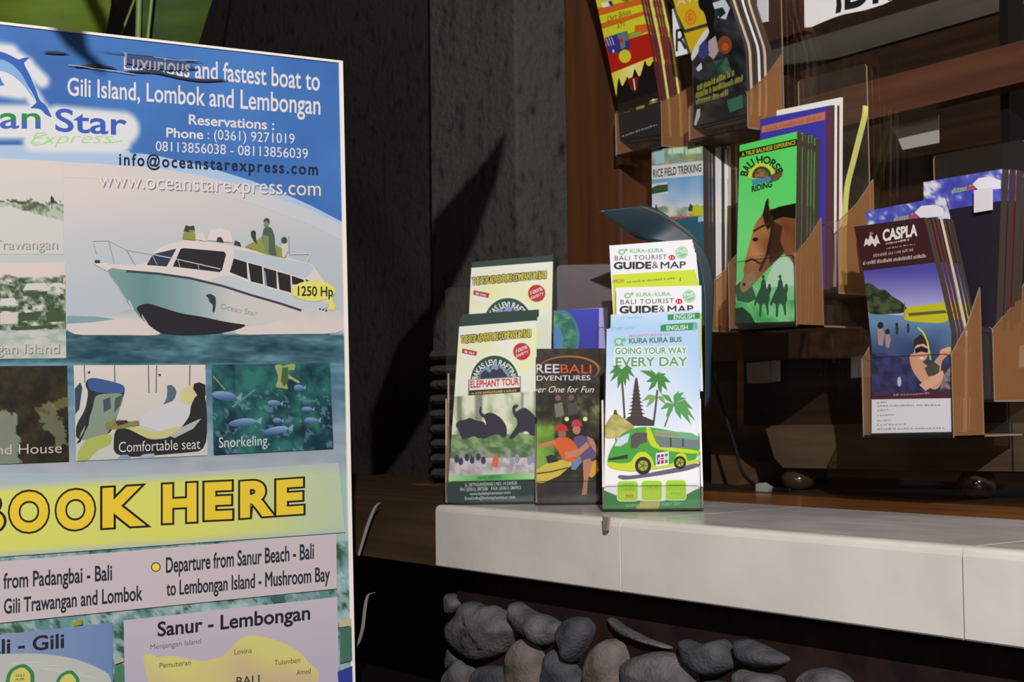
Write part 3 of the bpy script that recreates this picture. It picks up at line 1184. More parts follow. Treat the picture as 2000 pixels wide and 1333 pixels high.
    a.poly([(264, 600), (288, 592), (315, 601), (354, 613), (394, 619), (429, 627), (458, 632), (482, 635), (470, 642), (450, 647), (420, 653), (350, 656), (310, 650), (300, 643), (286, 632), (274, 618)], (38, 34, 40))
    a.poly([(252, 585), (262, 608), (274, 622), (270, 624), (258, 606), (250, 590)], (190, 186, 180))
    a.poly([(276, 613), (283, 624), (290, 634), (285, 632), (278, 622)], (170, 166, 162))
    a.poly([(222, 545), (228, 556), (240, 576), (250, 590), (244, 586), (232, 566)], (172, 182, 178))
    # deck house
    wd = (206, 194, 187)
    a.poly([(206, 517), (285, 518), (297, 495), (318, 480), (370, 468), (455, 480), (600, 513), (612, 520), (640, 560), (640, 606), (588, 606), (546, 592), (490, 576), (434, 558), (371, 543), (308, 534), (246, 529), (210, 522)], wd)
    a.poly([(456, 487), (604, 516), (612, 524), (598, 545), (484, 512), (455, 502)], (176, 186, 190))
    a.poly([(446, 536), (488, 553), (600, 585), (640, 590), (640, 604), (588, 604), (500, 578), (400, 549)], (180, 188, 192))
    a.line([(246, 530), (308, 535), (371, 544), (434, 559), (490, 577), (546, 593), (588, 607)], 4.5, (58, 60, 78))
    wn = (40, 38, 40)
    a.poly([(286, 518), (298, 497), (344, 486), (325, 521)], (46, 54, 72))
    a.poly([(337, 521), (352, 487), (358, 485), (437, 492), (441, 497), (433, 528), (428, 532)], wn)
    for q in ([(448, 532), (456, 505), (481, 513), (483, 546)], [(484, 514), (511, 521), (513, 556), (489, 550)], [(514, 523), (539, 530), (540, 565), (518, 558)],
              [(541, 531), (566, 538), (568, 572), (545, 566)], [(569, 539), (592, 547), (594, 556), (570, 556)], [(596, 546), (604, 549), (604, 556), (597, 553)]):
        a.poly(q, wn)
    a.poly([(514, 528), (518, 531), (521, 559), (517, 558)], (110, 130, 150))
    rail = (186, 186, 184)
    a.line([(180, 471), (212, 470), (246, 488), (300, 498), (346, 507), (430, 526)], 1.8, rail)
    for p in ([(182, 476), (187, 495)], [(212, 472), (222, 514)], [(246, 488), (264, 520)], [(296, 498), (306, 517)], [(346, 506), (351, 522)], [(386, 516), (388, 526)]):
        a.line(p, 1.6, (140, 145, 146))
    figure_dots(a, [(187, 511), (192, 511)], 3, (40, 52, 56))
    a.poly([(182, 516), (208, 514), (218, 524), (208, 530)], (204, 194, 186))
    # people on the roof
    g1, g2, dk = (92, 104, 62), (134, 140, 72), (52, 62, 54)
    for q, c in (([(355, 467), (360, 446), (368, 441), (378, 446), (382, 470)], g2), ([(358, 452), (362, 440), (372, 444), (368, 454)], dk), ([(372, 446), (378, 440), (380, 452)], dk),
                 ([(380, 468), (384, 456), (396, 454), (402, 472)], (204, 192, 188)), ([(404, 470), (410, 450), (430, 446), (450, 452), (454, 474)], (208, 194, 190)),
                 ([(422, 472), (424, 464), (432, 464), (436, 474)], dk), ([(456, 478), (458, 470), (468, 474), (470, 482)], dk),
                 ([(478, 482), (500, 470), (512, 462), (540, 480), (560, 492), (556, 505), (520, 498)], g2),
                 ([(489, 460), (492, 453), (498, 455), (501, 478), (494, 470)], dk),
                 ([(514, 447), (519, 443), (530, 445), (536, 464), (536, 482), (541, 502), (522, 496), (513, 476), (511, 462)], (74, 92, 78)),
                 ([(512, 460), (524, 462), (524, 495), (517, 493)], (120, 128, 92)),
                 ([(549, 478), (552, 470), (560, 476), (562, 490), (554, 504), (550, 500)], (196, 190, 176))):
        a.poly(q, c)
    for x, y, r, c in ((520, 433, 6, (62, 70, 64)), (519, 438, 5, (126, 124, 96)), (554, 470, 6, (70, 72, 60)), (494, 456, 5, dk), (374, 446, 4, dk)):
        a.ell(x, y, r, r * 1.15, c, 12)
    a.line([(563, 462), (564, 495)], 1.6, (140, 140, 126))
    a.line([(565, 497), (606, 496), (597, 516)], 2, (206, 196, 190))
    # dolphin mark and name on the hull
    a.poly([(400, 577), (410, 574), (420, 580), (421, 592), (418, 611), (414, 610), (415, 594), (409, 592), (406, 582)], (50, 56, 62))
    a.text('Ocean Star', 429, 603, 500, 618, 10, (150, 160, 162), -.01, .2)
    # speech bubble
    a.ell(611, 569, 43, 20, (214, 206, 104), 28)
    a.poly([(636, 583), (648, 582), (650, 596), (654, 592), (653, 607), (636, 605), (642, 600)], (214, 206, 104))
    a.text('1250 Hp', 581, 578, 649, 579, 18, (36, 40, 34), .018)
    figure_dots(a, [(624, 604), (630, 605), (636, 607)], 2, (60, 66, 66))
    # --- row of three photographs
    def restaurant(u, v):
        x, y = u * 150, v * 190
        n = fb(x, y, .03, 41)
        c = mix((30, 26, 18), (52, 46, 28), .5 + n)
        if seg_dist(x, y, 30, 110, 36, 190) < 22 + 10 * n and u < .5:
            c = mix(c, (128, 138, 118), .85)
        if seg_dist(x, y, 112, 90, 136, 150) < 16 + 12 * n:
            c = mix(c, (112, 120, 88), .75)
        if seg_dist(x, y, 128, 78, 146, 72) < 9:
            c = mix(c, (120, 110, 66), .7)
        if seg_dist(x, y, 88, 84, 112, 92) < 4:
            c = (92, 76, 44)
        return c
    a.quad((-20, 716), (130, 715), (134, 902), (-20, 908), restaurant, 50, 62)
    a.text('Round House', -62, 890, 120, 885, 19, (188, 178, 168), -.004)
    # seat picture
    def cabin(u, v):
        return mix((206, 192, 184), (184, 184, 172), v * 1.3)
    a.quad((143, 714), (400, 713), (405, 890), (148, 901), cabin, 12, 12)
    for x in (164, 223, 289, 305, 370):
        a.line([(x, 714), (x + (1 if x < 300 else -1), 768 - (20 if x == 164 else 0))], 2.2, (96, 92, 90))
    figure_dots(a, [(173, 728), (311, 733)], 2.6, (50, 50, 56))
    # seat at the left: dark cushion, blue head pad, grey shell
    a.poly([(145, 760), (156, 747), (160, 758), (154, 800), (146, 810)], (52, 66, 82))
    a.poly([(147, 832), (166, 800), (172, 766), (165, 752), (170, 741), (182, 738), (210, 744), (240, 752), (244, 762), (236, 790), (226, 818), (214, 850), (148, 862)], (44, 46, 48))
    a.poly([(170, 741), (182, 738), (212, 744), (240, 752), (244, 764), (236, 770), (196, 768), (172, 762)], (58, 84, 132))
    a.poly([(184, 776), (194, 770), (240, 768), (238, 786), (230, 808), (214, 838), (206, 852), (164, 862), (152, 856), (168, 826), (180, 800)], (126, 138, 122))
    a.poly([(200, 782), (214, 776), (216, 798), (202, 806)], (66, 74, 98))
    a.poly([(224, 778), (240, 770), (234, 792), (222, 808)], (72, 82, 76))
    a.poly([(148, 868), (164, 842), (170, 800), (178, 790), (172, 830), (156, 864)], (36, 36, 36))
    # reclining traveller
    a.poly([(326, 762), (324, 754), (333, 752), (340, 757), (344, 766), (340, 780), (331, 788), (328, 796), (310, 800), (324, 782)], (82, 96, 112))
    a.poly([(372, 792), (382, 772), (402, 768), (404, 880), (350, 886), (220, 896), (222, 838), (250, 836), (290, 860), (330, 856), (360, 830)], (38, 40, 40))
    a.poly([(275, 812), (300, 798), (330, 786), (352, 778), (372, 786), (370, 812), (356, 832), (318, 848), (290, 836), (272, 832)], (192, 190, 192))
    a.poly([(350, 786), (354, 762), (370, 752), (382, 752), (384, 766), (376, 784), (366, 792)], (196, 186, 128))
    a.poly([(376, 760), (378, 750), (388, 747), (400, 752), (401, 772), (392, 784), (384, 772)], (38, 36, 36))
    a.poly([(233, 836), (270, 834), (300, 846), (330, 838), (352, 832), (340, 848), (306, 858), (280, 854), (250, 838)], (184, 182, 118))
    a.poly([(204, 826), (232, 820), (252, 824), (270, 822), (272, 832), (236, 838), (206, 840)], (128, 118, 70))
    a.poly([(224, 824), (246, 821), (250, 826), (230, 832)], (52, 48, 44))
    a.poly([(149, 901), (152, 880), (168, 858), (190, 852), (217, 846), (217, 868), (196, 876), (182, 886), (172, 900)], (158, 168, 84))
    a.poly([(330, 852), (356, 834), (386, 820), (392, 818), (376, 838), (340, 856)], (164, 166, 158))
    a.poly([(228, 896), (236, 889), (248, 888), (254, 895)], (120, 138, 176))
    a.poly([(270, 894), (278, 888), (300, 886), (300, 893)], (150, 162, 180))
    a.text('Comfortable seat', 231, 884, 390, 877, 20, (206, 196, 190), -.004)
    # reef picture
    def under(u, v):
        x, y = u * 240, v * 180
        n = fb(x, y, .022, 51)
        c = mix((16, 44, 58), (44, 108, 100), .55 + n * .8 - v * .35 + (.25 if .2 < u < .75 else -.05))
        k = fb(x, y, .07, 52)
        if k > .42 and v > .3:
            c = mix(c, (108, 140, 160), .6)
        return c
    a.quad((412, 713), (643, 709), (650, 877), (416, 889), under, 64, 48)
    for cx, cy, rx, ry, rot in ((437, 774, 25, 9, .15), (472, 826, 28, 8, -.12), (534, 788, 13, 6, .1), (540, 822, 9, 5, 0), (582, 758, 10, 6, 0), (598, 800, 11, 5, 0), (536, 842, 26, 8, -.2), (606, 822, 14, 6, 0)):
        pts = [(cx + rx * math.cos(t) * math.cos(rot) - ry * math.sin(t) * math.sin(rot), cy + rx * math.cos(t) * math.sin(rot) + ry * math.sin(t) * math.cos(rot)) for t in [k * math.pi / 7 for k in range(14)]]
        a.poly(pts, lambda x, y, cy=cy, ry=ry: mix((134, 156, 190), (48, 78, 120), (y - cy + ry) / (2 * ry)), 4)
        tx, ty = cx + rx * .9 * math.cos(rot), cy + rx * .9 * math.sin(rot)
        a.poly([(tx, ty), (tx + rx * .5, ty - ry), (tx + rx * .4, ty + ry * .8)], (118, 146, 168))
    a.line([(415, 735), (438, 762)], 3, (112, 132, 96))
    a.line([(452, 796), (496, 762)], 4, (84, 128, 116))
    a.poly([(534, 714), (545, 712), (552, 716), (561, 712), (576, 711), (574, 724), (563, 722), (561, 732), (585, 746), (582, 750), (560, 738), (558, 750), (562, 762), (548, 758), (536, 757), (542, 742), (540, 728)], (150, 154, 92))
    a.poly([(550, 718), (562, 718), (561, 748), (553, 756), (547, 744)], (70, 92, 60))
    a.text('Snorkeling.', 426, 875, 525, 870, 20, (206, 200, 192), -.004)
    # --- BOOK HERE band
    def band(x, y):
        t = max(0, min(1, (x - 420) / 220))
        c = mix((204, 204, 98), (174, 190, 158), t + nz(x, y, .012, 61) * .2)
        e = min((y - (949 - .06 * x)) / 14, ((1088 - .068 * x) - y) / 14)
        return mix((168, 178, 174), c, max(0, e))
    a.poly([(-470, 978), (0, 948), (660, 904), (672, 1040), (0, 1088), (-470, 1120)], band, 9)
    yl, bk = (222, 190, 50), (34, 30, 26)
    for l_, x0, y0, x1, y1, h in (('B', -75, 1048, 8, 1046, 88), ('O', 14, 1043, 97, 1041, 84), ('O', 105, 1039, 187, 1036, 83), ('K', 196, 1035, 279, 1031, 85),
                                  ('H', 313, 1026, 386, 1023, 83), ('E', 395, 1020, 455, 1018, 81), ('R', 464, 1016, 533, 1012, 79), ('E', 535, 1011, 594, 1008, 77)):
        q = (l_, x0 + 8, y0 - 8, x1 - 8, y1 - 8, h - 16)
        a.text(*q, bk, .085)
        a.text(*q, yl, .045)
    # --- departures
    bx = (190, 178, 180)
    a.poly([(-470, 1136), (0, 1097), (655, 1043), (656, 1150), (0, 1217), (-470, 1264)], bx)
    tx = (40, 42, 50)
    a.text('Departure', -172, 1168, -12, 1152, 29, tx, .02)
    a.text('from Padangbai - Bali', 6, 1150, 217, 1133, 29, tx, .02)
    a.text('to', -50, 1204, -8, 1201, 28, tx, .02)
    a.text('Gili Trawangan and Lombok', 7, 1199, 276, 1172, 28, tx, .02)
    a.ell(303, 1108, 9.5, 9.5, (60, 50, 40), 18)
    a.ell(303, 1108, 7.5, 7.5, (224, 200, 72), 18)
    a.text('Departure from Sanur Beach - Bali', 323, 1119, 611, 1091, 29, tx, .02)
    a.text('to Lembongan Island - Mushroom Bay', 324, 1164, 642, 1135, 28, tx, .02)
    # --- maps
    a.poly([(-470, 1292), (0, 1240), (218, 1216), (222, 1560), (-470, 1560)], lambda x, y: mix((140, 150, 172), (104, 128, 170), (x + 100) / 320), 30)
    a.poly([(-200, 1300), (-60, 1282), (0, 1278), (60, 1276), (110, 1280), (150, 1288), (190, 1304), (220, 1322), (222, 1560), (-200, 1560)], (176, 178, 170))
    for k in range(5):
        a.line([(20 + k * 22, 1296 + k * 4), (90 + k * 24, 1292 + k * 8)], 1, (196, 196, 186))
    a.text('Bali - Gili', -42, 1281, 123, 1265, 27, (34, 36, 44), .022)
    for dx, dy in ((0, 0), (98, 12)):
        s_ = 1 if dx == 0 else .85
        isl = [(8, 1345), (12, 1318), (20, 1306), (36, 1298), (48, 1297), (58, 1304), (66, 1314), (66, 1345)]
        a.poly([(x * s_ + dx, y + dy) for x, y in isl], (58, 124, 74))
        a.poly([((38 + (x - 38) * .72) * s_ + dx, 1326 + (y - 1326) * .76 + dy) for x, y in isl], (198, 190, 98))
    a.text('GILI', 29, 1322, 46, 1321, 5, (60, 56, 40), 0)
    a.text('AIR', 28, 1330, 47, 1329, 5, (60, 56, 40), 0)
    a.poly([(240, 1212), (657, 1166), (664, 1560), (246, 1560)], lambda x, y: mix((186, 174, 182), (172, 166, 180), (y - 1180) / 160), 30)
    mp = [(278, 1281), (284, 1278), (297, 1277), (303, 1284), (308, 1286), (322, 1281), (336, 1281), (364, 1287), (392, 1291), (414, 1288), (434, 1282), (446, 1270), (455, 1258), (468, 1248), (479, 1242), (504, 1242), (526, 1247), (546, 1254),
          (564, 1262), (581, 1272), (594, 1284), (602, 1296), (619, 1308), (622, 1322), (612, 1350), (560, 1420), (440, 1470), (330, 1420), (296, 1352), (284, 1320)]
    a.poly(mp, lambda x, y: mix((200, 192, 116), (190, 170, 132), .5 + nz(x, y, .015, 71) + (y - 1330) / 120), 10)
    for i in range(len(mp) - 1):
        pass
    lt = (92, 80, 50)
    a.text('Sanur - Lembongan', 307, 1243, 603, 1210, 27, (34, 34, 42), .022)
    a.text('Menjangan Island', 292, 1269, 391, 1257, 10, (98, 94, 98), 0)
    a.text('Lovina', 456, 1279, 490, 1275, 10, lt, 0)
    a.text('Pemuteran', 310, 1305, 371, 1299, 10, lt, 0)
    a.text('Tulamben', 534, 1300, 584, 1294, 10, lt, 0)
    a.text('Amed', 577, 1319, 605, 1315, 10, lt, 0)
    a.text('BALI', 460, 1340, 505, 1335, 17, (70, 62, 44), .01)
    # coral, fish and a strip of sand in the margins
    for q, c in (([(222, 1290), (240, 1284), (240, 1292), (222, 1298)], (178, 160, 138)), ([(660, 1212), (685, 1208), (686, 1222), (660, 1226)], (188, 168, 140)), ([(657, 1312), (688, 1300), (690, 1345), (660, 1345)], (44, 60, 140)),
                 ([(222, 1300), (240, 1296), (242, 1345), (222, 1345)], (70, 116, 90)), ([(140, 1216), (160, 1210), (158, 1220), (142, 1224)], (146, 140, 46)), ([(662, 1228), (686, 1224), (687, 1290), (662, 1296)], (64, 106, 92)),
                 ([(525, 1166), (552, 1160), (556, 1176), (534, 1178)], (58, 92, 88))):
        a.poly(q, c)
    # --- tears and creases near the top of the board
    ck = (50, 54, 66)
    for q in ([(82, 104), (92, 101), (110, 101), (136, 106), (120, 107), (100, 106)], [(140, 131), (160, 129), (178, 125), (205, 128), (232, 136), (214, 134), (180, 131), (158, 133)],
              [(232, 136), (262, 139), (300, 137), (340, 148), (380, 156), (420, 155), (450, 158), (432, 159), (392, 161), (350, 155), (300, 143), (262, 143)],
              [(184, 100), (220, 104), (300, 111), (400, 123), (380, 122), (290, 113), (210, 104)]):
        a.poly(q, ck)
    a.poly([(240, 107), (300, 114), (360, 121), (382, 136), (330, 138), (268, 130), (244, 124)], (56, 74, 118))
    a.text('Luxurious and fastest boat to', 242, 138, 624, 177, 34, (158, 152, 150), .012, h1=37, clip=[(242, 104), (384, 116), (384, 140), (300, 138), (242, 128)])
    a.line([(132, 128), (152, 130), (176, 134), (230, 141), (262, 146)], 1.4, (176, 172, 170))
    a.line([(298, 112), (340, 118), (384, 119)], 1.2, (150, 164, 196))


# printed front, mapped straight on the board's plane
art = Art(BS, (1.1, 1.07, 1.03), orient([TL, TR, BR_, BL_]), 0)
rows = [0, 60, 120, 180, 240, 300, 360, 420, 480, 560, 640, 720, 800, 930, 1060, 1200, 1340, 1600, 2000, 2600, 3200, 3800, 4600]
art.poly([TL, TR, BR_, BL_], board_base, 18)
art.up(3)
draw_board(art)
vs, fs, fm, cols = [], [], [], []
pa, pb, pc, pd = BF.pt(a_l, 0, c_r), BF.pt(a_r, 0, c_r), BF.pt(a_r, 0, c_floor), BF.pt(a_l, 0, c_floor)
TH = .009
vs = [pa, pb, pc, pd] + [p + bn * TH for p in (pa, pb, pc, pd)]
fs = [(0, 1, 2, 3), (4, 5, 6, 7), (0, 1, 5, 4), (1, 2, 6, 5), (2, 3, 7, 6), (3, 0, 4, 7)]
fm = [1, 2, 1, 1, 1, 1]
cols = [(.7, .7, .7, 1)] * 24
art.into(vs, fs, fm, cols, 0)
me = bpy.data.meshes.new('printed_panel')
me.from_pydata([tuple(v - board.location) for v in vs], [], fs)
for m in ('vinyl', 'white_edge', 'board_back'):
    me.materials.append(M[m])
me.polygons.foreach_set('material_index', fm)
me.color_attributes.new('ink', 'FLOAT_COLOR', 'CORNER').data.foreach_set('color', [x for c in cols for x in c])
link('printed_panel', me, board)
# folded white rim along the right and top edge
rw = .0034
for nm, q in (('side_rim', [(a_r - .0006, c_r), (a_r + rw, c_r), (a_r + rw, c_floor), (a_r - .0006, c_floor)]), ('top_rim', [(a_l, c_r - .0006), (a_r + rw, c_r - .0006), (a_r + rw, c_r + .0016), (a_l, c_r + .0016)])):
    vs = [BF.pt(a, -.0014, c) for a, c in q] + [BF.pt(a, TH, c) for a, c in q]
    mesh_obj(nm, vs, [(0, 1, 2, 3), (4, 5, 6, 7), (0, 1, 5, 4), (1, 2, 6, 5), (2, 3, 7, 6), (3, 0, 4, 7)], M['white_edge'], board)
# prop behind
am = (a_l + a_r) / 2
vs = [BF.pt(am - .02, TH, c_r - .5), BF.pt(am + .02, TH, c_r - .5), BF.pt(am + .02, TH + .012, c_r - .5), BF.pt(am - .02, TH + .012, c_r - .5)]
vs += [v + (BF.pt(0, .28, 0) - BF.pt(0, 0, 0)) + Vector((0, 0, .003 - v.z)) for v in vs]
mesh_obj('prop_leg', vs, [(0, 1, 2, 3), (4, 5, 6, 7), (0, 1, 5, 4), (1, 2, 6, 5), (2, 3, 7, 6), (3, 0, 4, 7)], M['board_back'], board)

# ------------------------------------------------------------------ broad-leaved plant behind and over the board


def leaf_mesh(name, outline, mid, mat, parent, fr, d, bulge=.012, thick=.0006):
    """blade with a folded midrib; outline points are given in the frame (a, c), mid is a list of points along the rib"""
    n = len(outline)
    vs = [fr.pt(a, d, c) for a, c in outline]
    m0 = len(vs)
    vs += [fr.pt(a, d + bulge, c) for a, c in mid]
    half = n // 2
    fs = []
    k = len(mid)
    L = outline[:half]
    # left side points 0..half-1 run base to tip, right side half..n-1 run tip to base
    for i in range(half - 1):
        j0, j1 = round(i * (k - 1) / (half - 1)), round((i + 1) * (k - 1) / (half - 1))
        fs.append((i, i + 1, m0 + j1, m0 + j0) if j0 != j1 else (i, i + 1, m0 + j0))
    rt = n - half
    for i in range(rt - 1):
        a, b = half + i, half + i + 1
        j0, j1 = round((k - 1) - i * (k - 1) / (rt - 1)), round((k - 1) - (i + 1) * (k - 1) / (rt - 1))
        fs.append((a, b, m0 + j1, m0 + j0) if j0 != j1 else (a, b, m0 + j0))
    o = mesh_obj(name, vs, fs, mat, parent, smooth=True)
    s = o.modifiers.new('thickness', 'SOLIDIFY')
    s.thickness = thick
    return o


PF = Frame(c2w(-.45, 0, 1.62), cam2world((1, 0, 0)), cam2world((0, 0, 1)), cam2world((0, -1, 0)))
pl_base = c2w(-.62, 0, 1.75)
pl_base.z = 0
plant = empty('broad_leaf_plant', pl_base, 'broad leaved green plant rising behind the boat trip board', 'plant')


def pxleaf(name, left, right, mid, mat, d, bulge=.012):
    f = lambda p: PF.hit(p[0], p[1], d)
    return leaf_mesh(name, [f(p) for p in left] + [f(p) for p in right], [f(p) for p in mid], M[mat], plant, PF, d, bulge)


pxleaf('leaf', [(40, 190), (20, 110), (-40, 20), (-90, -120), (-60, -300), (60, -420)], [(60, -420), (180, -300), (222, -120), (217, 10), (206, 74), (150, 150), (40, 190)],
       [(40, 190), (52, 90), (60, -40), (66, -180), (60, -420)], 'leaf', 0)
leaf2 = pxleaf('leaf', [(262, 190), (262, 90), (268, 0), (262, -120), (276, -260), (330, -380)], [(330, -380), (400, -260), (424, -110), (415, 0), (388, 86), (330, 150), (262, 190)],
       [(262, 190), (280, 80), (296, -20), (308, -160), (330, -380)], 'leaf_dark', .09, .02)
stems = [[(60, 190), (40, 500), (0, 1200)], [(264, 190), (240, 600), (140, 1300)]]
for i, st in enumerate(stems):
    p = [PF.at(x, y, .0 + .09 * i) for x, y in st]
    tube('stem', smooth_path(p + [pl_base + Vector((0, .02 * i, .02))]), .006, M['stalk'], plant)
p = [PF.at(x, y, .085) for x, y in ((268, 160), (270, 60), (274, -60), (284, -200))]
tube('leaf_rib', smooth_path(p), .0036, M['stalk'], leaf2)
p = [PF.at(x, y, .083) for x, y in ((282, 150), (290, 60), (300, -40), (308, -160))]
tube('leaf_rib', smooth_path(p), .002, M['stalk'], leaf2)


def overhang(targets_left, targets_right, frac, mat, bend=0):
    """a leaf hanging above the picture, between the street lamp and the surfaces it shades"""
    L = LAMP
    vs = [t + (L - t) * frac for t in targets_left + targets_right]
    n = len(targets_left)
    m = [(vs[i] + vs[n + i]) / 2 + Vector((0, .0, .006)) for i in range(n)]
    allv = vs + m
    fs = []
    for i in range(n - 1):
        fs.append((i, i + 1, 2 * n + i + 1, 2 * n + i))
        fs.append((n + i, n + i + 1, 2 * n + i + 1, 2 * n + i))
    o = mesh_obj('leaf', allv, fs, M[mat], plant, smooth=True)
    s = o.modifiers.new('thickness', 'SOLIDIFY')
    s.thickness = .0006
    return m


# long blade whose shadow lies on the pillar
pl_ = lambda x, y: wx(x, y, 1.175)
rc_ = lambda x, y: wx(x, y, 1.34)
left_pts = [pl_(986, 270), pl_(945, 318), pl_(900, 368), pl_(842, 434), rc_(842, 593), rc_(776, 672), rc_(722, 815)]
right_pts = [pl_(987, 272), pl_(972, 345), pl_(925, 480), pl_(842, 642), rc_(840, 798), rc_(790, 880), rc_(726, 962)]
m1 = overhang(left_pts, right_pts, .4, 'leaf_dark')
b1 = m1[-1]
tube('stem', [b1 + (LAMP - b1) * f for f in (0, .2, .45, .62)] + smooth_path([b1 + (LAMP - b1) * .64, b1 + (LAMP - b1) * .66 + Vector((-.1, .02, .12)), Vector((-1.2, .1, 2.5)), Vector((-1.9, .9, 2.2)), pl_base + Vector((.03, .03, 1.2)), pl_base + Vector((.03, .03, .02))]), .0016, M['stalk'], plant)
# pointed tip that shades the top of the board
bp_ = lambda x, y: BF.at(x, y, 0)
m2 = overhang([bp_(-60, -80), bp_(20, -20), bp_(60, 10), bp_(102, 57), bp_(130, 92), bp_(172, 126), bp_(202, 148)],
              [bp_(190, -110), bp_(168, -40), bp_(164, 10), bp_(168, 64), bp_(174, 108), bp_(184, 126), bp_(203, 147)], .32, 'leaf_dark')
tube('stem', smooth_path([m2[0], m2[0] + Vector((-.12, .08, .06)), PF.at(-160, -500, .1), PF.at(-40, 300, .03), pl_base + Vector((-.03, .02, .02))]), .005, M['stalk'], plant)

# pale highlights built as thin strips between the board and the counter
for pts, lab in (([(742, 982), (732, 992), (720, 1020), (708, 1058), (700, 1086)], 'thin pale highlight built as a strip over the brown counter end beside the board'),
                 ([(732, 1158), (718, 1164), (712, 1190), (708, 1225), (700, 1255), (688, 1272)], 'dim pale highlight built as a strip in the dark gap below the counter end')):
    y = YF - .012
    P = smooth_path([WALL.at(x, yy, y) for x, yy in pts], 5)
    w = .0024
    vs, fs = [], []
    for i, q in enumerate(P):
        k = w * (.7 + .5 * math.sin(i / len(P) * 3.1))
        for da, dd in ((-k, 0), (k, 0), (k, .0008), (-k, .0008)):
            vs.append(q + Vector((da, dd, 0)))
    for i in range(len(P) - 1):
        for k in range(4):
            fs.append((i * 4 + k, i * 4 + (k + 1) % 4, i * 4 + 4 + (k + 1) % 4, i * 4 + 4 + k))
    fs += [(0, 1, 2, 3), tuple(len(P) * 4 - 4 + k for k in range(4))]
    tag(mesh_obj('glint', vs, fs, M['glint']), lab, 'glint')

# ------------------------------------------------------------------ brochures and their holders
EC, EW = (1.06, 1.06, 1.06), (.80, .80, .80)      # how strongly the lamp lights the counter and the window


def edges(group_objs, mats):
    for k, o in enumerate(group_objs):
        m = M[mats[k % len(mats)]]
        for i in (1, 2):
            o.material_slots[i].link = 'OBJECT'
            o.material_slots[i].material = m


def copies(src, n, gap, label, group, fr, mats, fan=0.0, side=0.0, drop=0.0):
    from mathutils import Quaternion
    out = []
    for k in range(1, n + 1):
        c = src.copy()
        COL.objects.link(c)
        c.location = src.location + fr.uy * (gap * k) + fr.ux * (side * k + random.uniform(-.0006, .0006)) + fr.uz * (drop * k + random.uniform(-.0012, .0012))
        c.rotation_mode = 'QUATERNION'
        c.rotation_quaternion = Quaternion(fr.ux, -(fan * k) + random.uniform(-.0007, .0007))
        tag(c, label, 'brochure', group)
        out.append(c)
    edges(out, mats)
    return out


def grid_noise(lo, hi, s, seed, amp=1.2):
    return lambda x, y: mix(lo, hi, .5 + fb(x, y, s, seed) * amp)


def squiggles(a, x0, y0, x1, y1, h, col, seed=1):
    """small print too fine to read in the photograph: a broken line of ink"""
    rnd = random.Random(seed)
    a.up()
    t = 0
    L = math.hypot(x1 - x0, y1 - y0)
    while t < L - 2:
        w = rnd.uniform(1, 2.6) if h > 4.2 else rnd.uniform(2, 6)
        e = min(t + w, L)
        p = (x0 + (x1 - x0) * t / L, y0 + (y1 - y0) * t / L)
        q = (x0 + (x1 - x0) * e / L, y0 + (y1 - y0) * e / L)
        hh = h * rnd.uniform(.6, 1)
        pts = [(p[0], p[1]), (q[0], q[1]), (q[0], q[1] - hh), (p[0], p[1] - hh)]
        a.tri(pts[:3], col)
        a.tri([pts[0], pts[2], pts[3]], col)
        t = e + (rnd.uniform(.8, 1.6) if rnd.random() > .16 else 3)


# ---- elephant tour brochures in a two-tier stand on the counter
FE = facing(961, 985)


